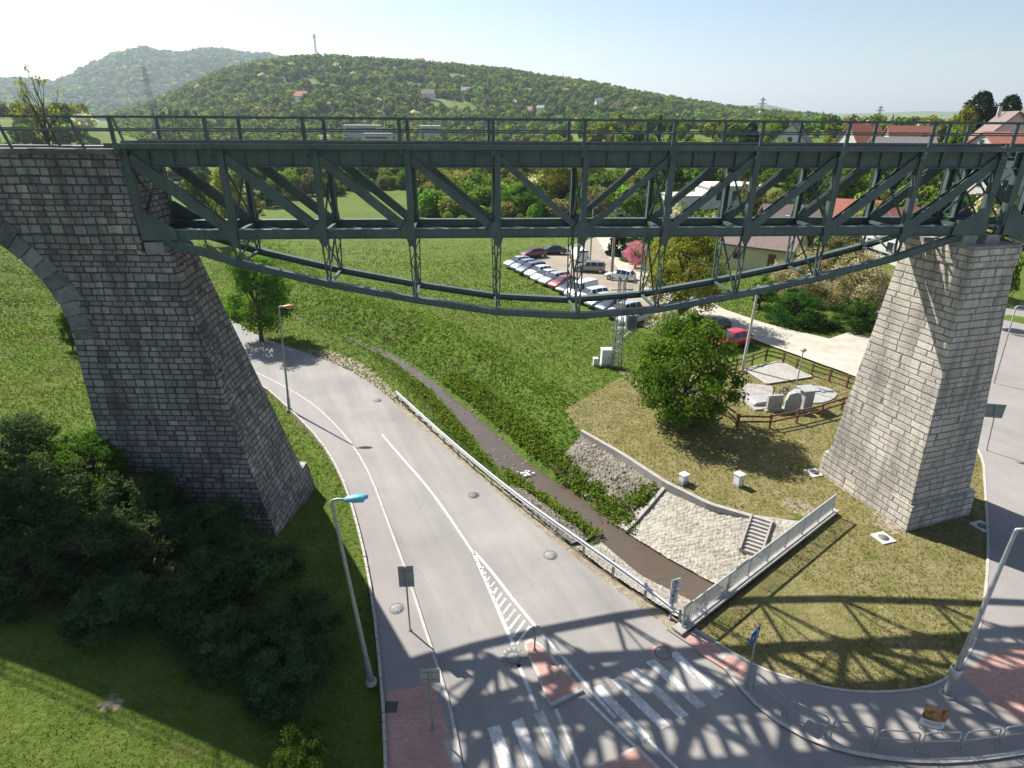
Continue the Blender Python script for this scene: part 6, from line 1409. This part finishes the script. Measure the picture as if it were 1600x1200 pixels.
# ================================================================== HOUSES
def house(name, label, x, y, w_, d_, wh, rh, rz, wall, roof, z=None, chim=True, wins=2, door=True, storeys=1, detail=True, over=.45, group=None):
    t = thing(name, label, 'house', (x, y, zt(x, y) if z is None else z), rz, group)
    V = [(-w_ / 2, -d_ / 2, -1.5), (w_ / 2, -d_ / 2, -1.5), (w_ / 2, d_ / 2, -1.5), (-w_ / 2, d_ / 2, -1.5), (-w_ / 2, -d_ / 2, wh), (w_ / 2, -d_ / 2, wh), (w_ / 2, d_ / 2, wh), (-w_ / 2, d_ / 2, wh), (-w_ / 2, 0, wh + rh), (w_ / 2, 0, wh + rh)]
    MB().add(V, [(0, 1, 5, 4), (2, 3, 7, 6), (1, 2, 6, 9, 5), (3, 0, 4, 8, 7), (3, 2, 1, 0)]).build('wall', M[wall], t)
    sl = rh / (d_ / 2); e = over; th = .22; m = MB()
    for s in (-1, 1):
        y0, z0 = s * (d_ / 2 + e), wh - sl * e + .02; X = w_ / 2 + e
        P = [(-X, y0, z0), (X, y0, z0), (X, 0, wh + rh + .02), (-X, 0, wh + rh + .02)]; 
        if s > 0: P = P[::-1]
        m.hexa(P + [(p[0], p[1], p[2] + th) for p in P])
    ro = m.build('roof', M[roof], t)
    if chim: 
        c = MB().box((w_ * .22, d_ * .12, wh + rh + .25), (.55, .55, 1.7)).build('chimney', M['plaster_g'], ro)
    def window(c, u, ww, hh):
        f = MB().bar(Vector(c) - Vector((0, 0, hh / 2 + .07)), Vector(c) + Vector((0, 0, hh / 2 + .07)), ww + .14, .10, u).build('window', M['frame'], t); nrm = Vector((u[1], -u[0], 0)); q = Vector(c) + nrm * .05
        MB().bar(q - Vector((0, 0, hh / 2)), q + Vector((0, 0, hh / 2)), ww, .012, u).build('pane', M['glass'], f)
    if detail:
        for s in range(storeys):
            zc = 1.5 + s * 2.7
            for k in range(wins):
                xx = -w_ / 2 + w_ * (k + .5) / wins
                if not (door and s == 0 and k == wins // 2): window((xx, -d_ / 2, zc), (1, 0, 0), 1.1, 1.3)
                window((-xx, d_ / 2, zc), (-1, 0, 0), 1.1, 1.3)
            for q in (-.25, .25): window((-w_ / 2, q * d_, zc), (0, -1, 0), 1.0, 1.2); window((w_ / 2, q * d_, zc), (0, 1, 0), 1.0, 1.2)
        window((-w_ / 2, 0, wh + rh * .32), (0, -1, 0), .9, 1.0); window((w_ / 2, 0, wh + rh * .32), (0, 1, 0), .9, 1.0)
        if door:
            xx = -w_ / 2 + w_ * (wins // 2 + .5) / wins; dr = MB().box((xx, -d_ / 2 - .03, 1.05), (1.0, .1, 2.1)).build('door', M['wood'], t); MB().box((xx + .36, -d_ / 2 - .1, 1.0), (.05, .06, .16)).build('handle', M['galv'], dr)
    return t
hx, hy = pg(1184, 424); house('house', 'yellow house with brown tiled roof beside the lane behind the truss', hx + 1.2, hy + 2, 9.5, 8.2, 2.9, 2.7, radians(-38), 'plaster_y', 'roof_brown')
# flat white house
x, _, z = pY(1112, 306, 122); t = thing('flat_roof_house', 'modern white flat roofed house seen between the right diagonals', 'house', (x, 122, zt(x, 122)), .1)
MB().box((2.5, 0, 1.4), (9, 7, 3.9)).build('wall', M['plaster_w'], t); MB().box((-5.6, -.6, .6), (7, 6.5, 2.2)).build('wing', M['plaster_w'], t); MB().box((2.9, -.2, 3.56), (10.6, 8.4, .35)).build('roof', M['plaster_w'], t); MB().box((-5.6, -.6, 1.82), (7.3, 6.8, .22)).build('roof', M['plaster_g'], t)
for xx, ww in ((.2, 1.8), (3.6, 2.6)):
    f = MB().box((xx, -3.53, 1.9), (ww, .1, 1.8)).build('window', M['frame'], t); MB().box((xx, -3.6, 1.9), (ww - .2, .06, 1.6)).build('pane', M['glass'], f)
def phouse(label, px, Y, top, w_, d_, rz, wall, roof, rh=3.0, **kw):
    x, _, z = pY(px, top, Y); b = zt(x, Y); h = max(4.5, z - b); return house('house', label, x, Y, w_, d_, h - rh, rh, rz, wall, roof, **kw)
phouse('white gabled house with a maroon roof above the bridge railing', 1242, 150, 194, 11, 9, radians(62), 'plaster_w', 'roof_brown', 4.5, storeys=2)
phouse('red roofed house left of the other red roof above the bridge railing', 1350, 158, 195, 7.5, 7, radians(12), 'plaster_g', 'roof_red', 3.5)
phouse('wide red hipped roof house above the bridge railing', 1424, 150, 198, 9.5, 8, radians(-6), 'plaster_g', 'roof_red', 4)
phouse('long low grey roofed building in front of the red roofs', 1412, 128, 216, 11, 6, radians(-4), 'plaster_g', 'roof_grey', 2.5, chim=False)
phouse('tall grey gabled house at the upper right edge', 1578, 122, 176, 12, 9, radians(66), 'plaster_g', 'roof_brown', 5.0, storeys=3)
phouse('low house with red lean roof before the grey gabled house', 1590, 108, 208, 12, 7, radians(8), 'plaster_g', 'roof_red', 2.2, storeys=2)
phouse('low red tiled roof house behind the pale pier', 1420, 88, 326, 7.5, 6.5, radians(20), 'plaster_w', 'roof_red', 2.6)
phouse('low red tiled roof house left of the one behind the pale pier', 1340, 97, 314, 6.5, 6, radians(-25), 'plaster_w', 'roof_red', 2.4)
phouse('dark brown garden shed among the bare shrubs above the yellow house', 1236, 92, 322, 7, 3.6, radians(-8), 'wood', 'roof_brown', 1.2, chim=False, detail=False)
# long pale industrial building in the valley
for px, Y, top, ww, hh, lb, rf in ((566, 470, 196, 25, 6, 'long white flat roofed building in the valley above the railing', 'plaster_w'), (590, 400, 209, 16, 5, 'lower grey flat building in front of the long white one', 'roof_grey'), (672, 480, 197, 14, 6, 'small white flat building right of the long white one', 'plaster_w')):
    x, _, z = pY(px, top, Y); h = max(5, z); t = thing('flat_building', lb, 'building', (x, Y, 0), .05); MB().box((0, 0, h / 2 - .2), (ww, 12, h)).build('wall', M['plaster_g'], t); MB().box((0, 0, h + .1), (ww + 1, 13, .5)).build('roof', M[rf], t)
    f = MB().box((0, -6.03, h - 2), (ww * .85, .1, 1.4)).build('window', M['frame'], t); MB().box((0, -6.1, h - 2), (ww * .83, .06, 1.2)).build('pane', M['glass'], f)
def hit(px, py, H):
    d = ray(px, py); h = hypot(d[0], d[1])
    for r in np.arange(480, 1200, 2.0):
        x, y, z = d[0] / h * r, d[1] / h * r, CAMZ + d[2] / h * r
        if z <= float(hill_z(H, np.array([x]), np.array([y]))[0]) : return x, y, z
    return d[0] / h * 980, d[1] / h * 980, CAMZ + d[2] / h * 980
for px, py, w_, wall, roof, lb in ((473, 160, 14, 'plaster_w', 'roof_red', 'pinkish steep roofed chalet low on the left of the hill'), (656, 103, 16, 'plaster_w', 'roof_red', 'white villa with red roof on the hill crest'), (596, 100, 12, 'plaster_w', 'roof_grey', 'white cottage near the hill crest left of the villa'), (600, 119, 9, 'plaster_w', 'roof_red', 'small reddish cottage below the hill crest'),
    (670, 156, 15, 'plaster_w', 'roof_brown', 'brown roofed house halfway down the hill'), (728, 150, 11, 'plaster_w', 'roof_grey', 'grey roofed house halfway down the hill right of the brown roof'), (826, 181, 10, 'plaster_w', 'roof_red', 'reddish cottage at the foot of the hill'), (885, 131, 14, 'plaster_w', 'roof_red', 'orange red house on the skyline shoulder of the hill'),
    (936, 167, 11, 'plaster_w', 'roof_grey', 'bright white cottage on the right side of the hill'), (884, 150, 8, 'plaster_w', 'roof_brown', 'tiny brown cottage below the orange red house'), (845, 178, 9, 'plaster_w', 'roof_grey', 'small pale cottage at the foot of the hill right of the reddish one'), (962, 172, 8, 'plaster_w', 'roof_red', 'tiny white cottage right of the bright white one on the hill')):
    x, y, z = hit(px, py, H_MID); w_ *= .78; house('cottage', lb, x, y, w_, w_ * .7, 4.2, w_ * .32, _rt.uniform(-.6, .6), wall, roof, z + 1.5, detail=False, chim=True, over=.7)

# ------------------------------------------------------------------ masts and pylons
def pylon(name, label, x, y, z0, h, w0, w1, bar, arms, cat, dish=False):
    t = thing(name, label, cat, (x, y, z0)); m = MB(); k = max(8, int(h / 4.2))
    for sx in (-1, 1):
        for sy in (-1, 1): m.bar((sx * w0, sy * w0, 0), (sx * w1, sy * w1, h), bar, bar)
    for j in range(k):
        f0, f1 = j / k, (j + 1) / k; a, b = w0 + (w1 - w0) * f0, w0 + (w1 - w0) * f1
        for sy in (-1, 1): m.bar((-a, sy * a, h * f0), (b, sy * b, h * f1), bar * .6, bar * .6); m.bar((a, sy * a, h * f0), (-b, sy * b, h * f1), bar * .6, bar * .6); m.bar((sy * a, -a, h * f0), (sy * b, b, h * f1), bar * .6, bar * .6)
    m.build('lattice', M['galv_dull'], t)
    for f, L in arms: MB().bar((-L, 0, h * f), (L, 0, h * f), bar * 1.4, bar * 2).bar((-L, 0, h * f), (0, 0, h * f + L * .25), bar, bar).bar((L, 0, h * f), (0, 0, h * f + L * .25), bar, bar).build('crossarm', M['galv_dull'], t)
    if dish:
        for q in (-1, 1): MB().box((q * (w1 + .8), 0, h - 3), (.7, .7, 3.5)).build('antenna', M['frame'], t)
        MB().tube([(0, 0, h), (0, 0, h + 4)], .25, 6).build('spire', M['galv_dull'], t)
    return t
x, y, z = hit(494, 86, H_MID); zt_ = pY(494, 52, y)[2]; pylon('radio_mast', 'tall lattice radio mast with antennas on the hill crest', x, y, z - 1, zt_ - z, 1.1, .7, .26, [], 'mast', True)
x, _, z = pY(224, 104, 300); pylon('lattice_mast', 'lattice power mast rising above the left end of the bridge', x, 300, zt(x, 300), z - zt(x, 300), 1.6, .5, .11, [(.86, 2.6), (.72, 2.8)], 'mast')
x, _, z = pY(1193, 152, 1250); pylon('power_pylon', 'power pylon before the dark far ridge right of the hill', x, 1250, 0, z, 4, .8, .6, [(.8, 9), (.92, 6)], 'pylon')
x, _, z = pY(1377, 165, 1400); pylon('power_pylon', 'power pylon on the pale far ridge further right', x, 1400, 0, z, 4, .8, .6, [(.8, 9), (.92, 6)], 'pylon')

# ================================================================== HAZE
g = NG('haze_air'); pv = g.n('VolumePrincipled'); pv.inputs['Color'].default_value = (.74, .86, 1, 1); pv.inputs['Density'].default_value = HAZE_D; pv.inputs['Anisotropy'].default_value = .35
for l in list(g.t.links):
    if l.to_node == g.out: g.t.links.remove(l)
g.t.links.new(pv.outputs[0], g.out.inputs['Volume']); g.t.nodes.remove(g.b)
tag(MB().box((0, 4400, 165), (14400, 9600, 390)).build('haze', g.m), kind='stuff')
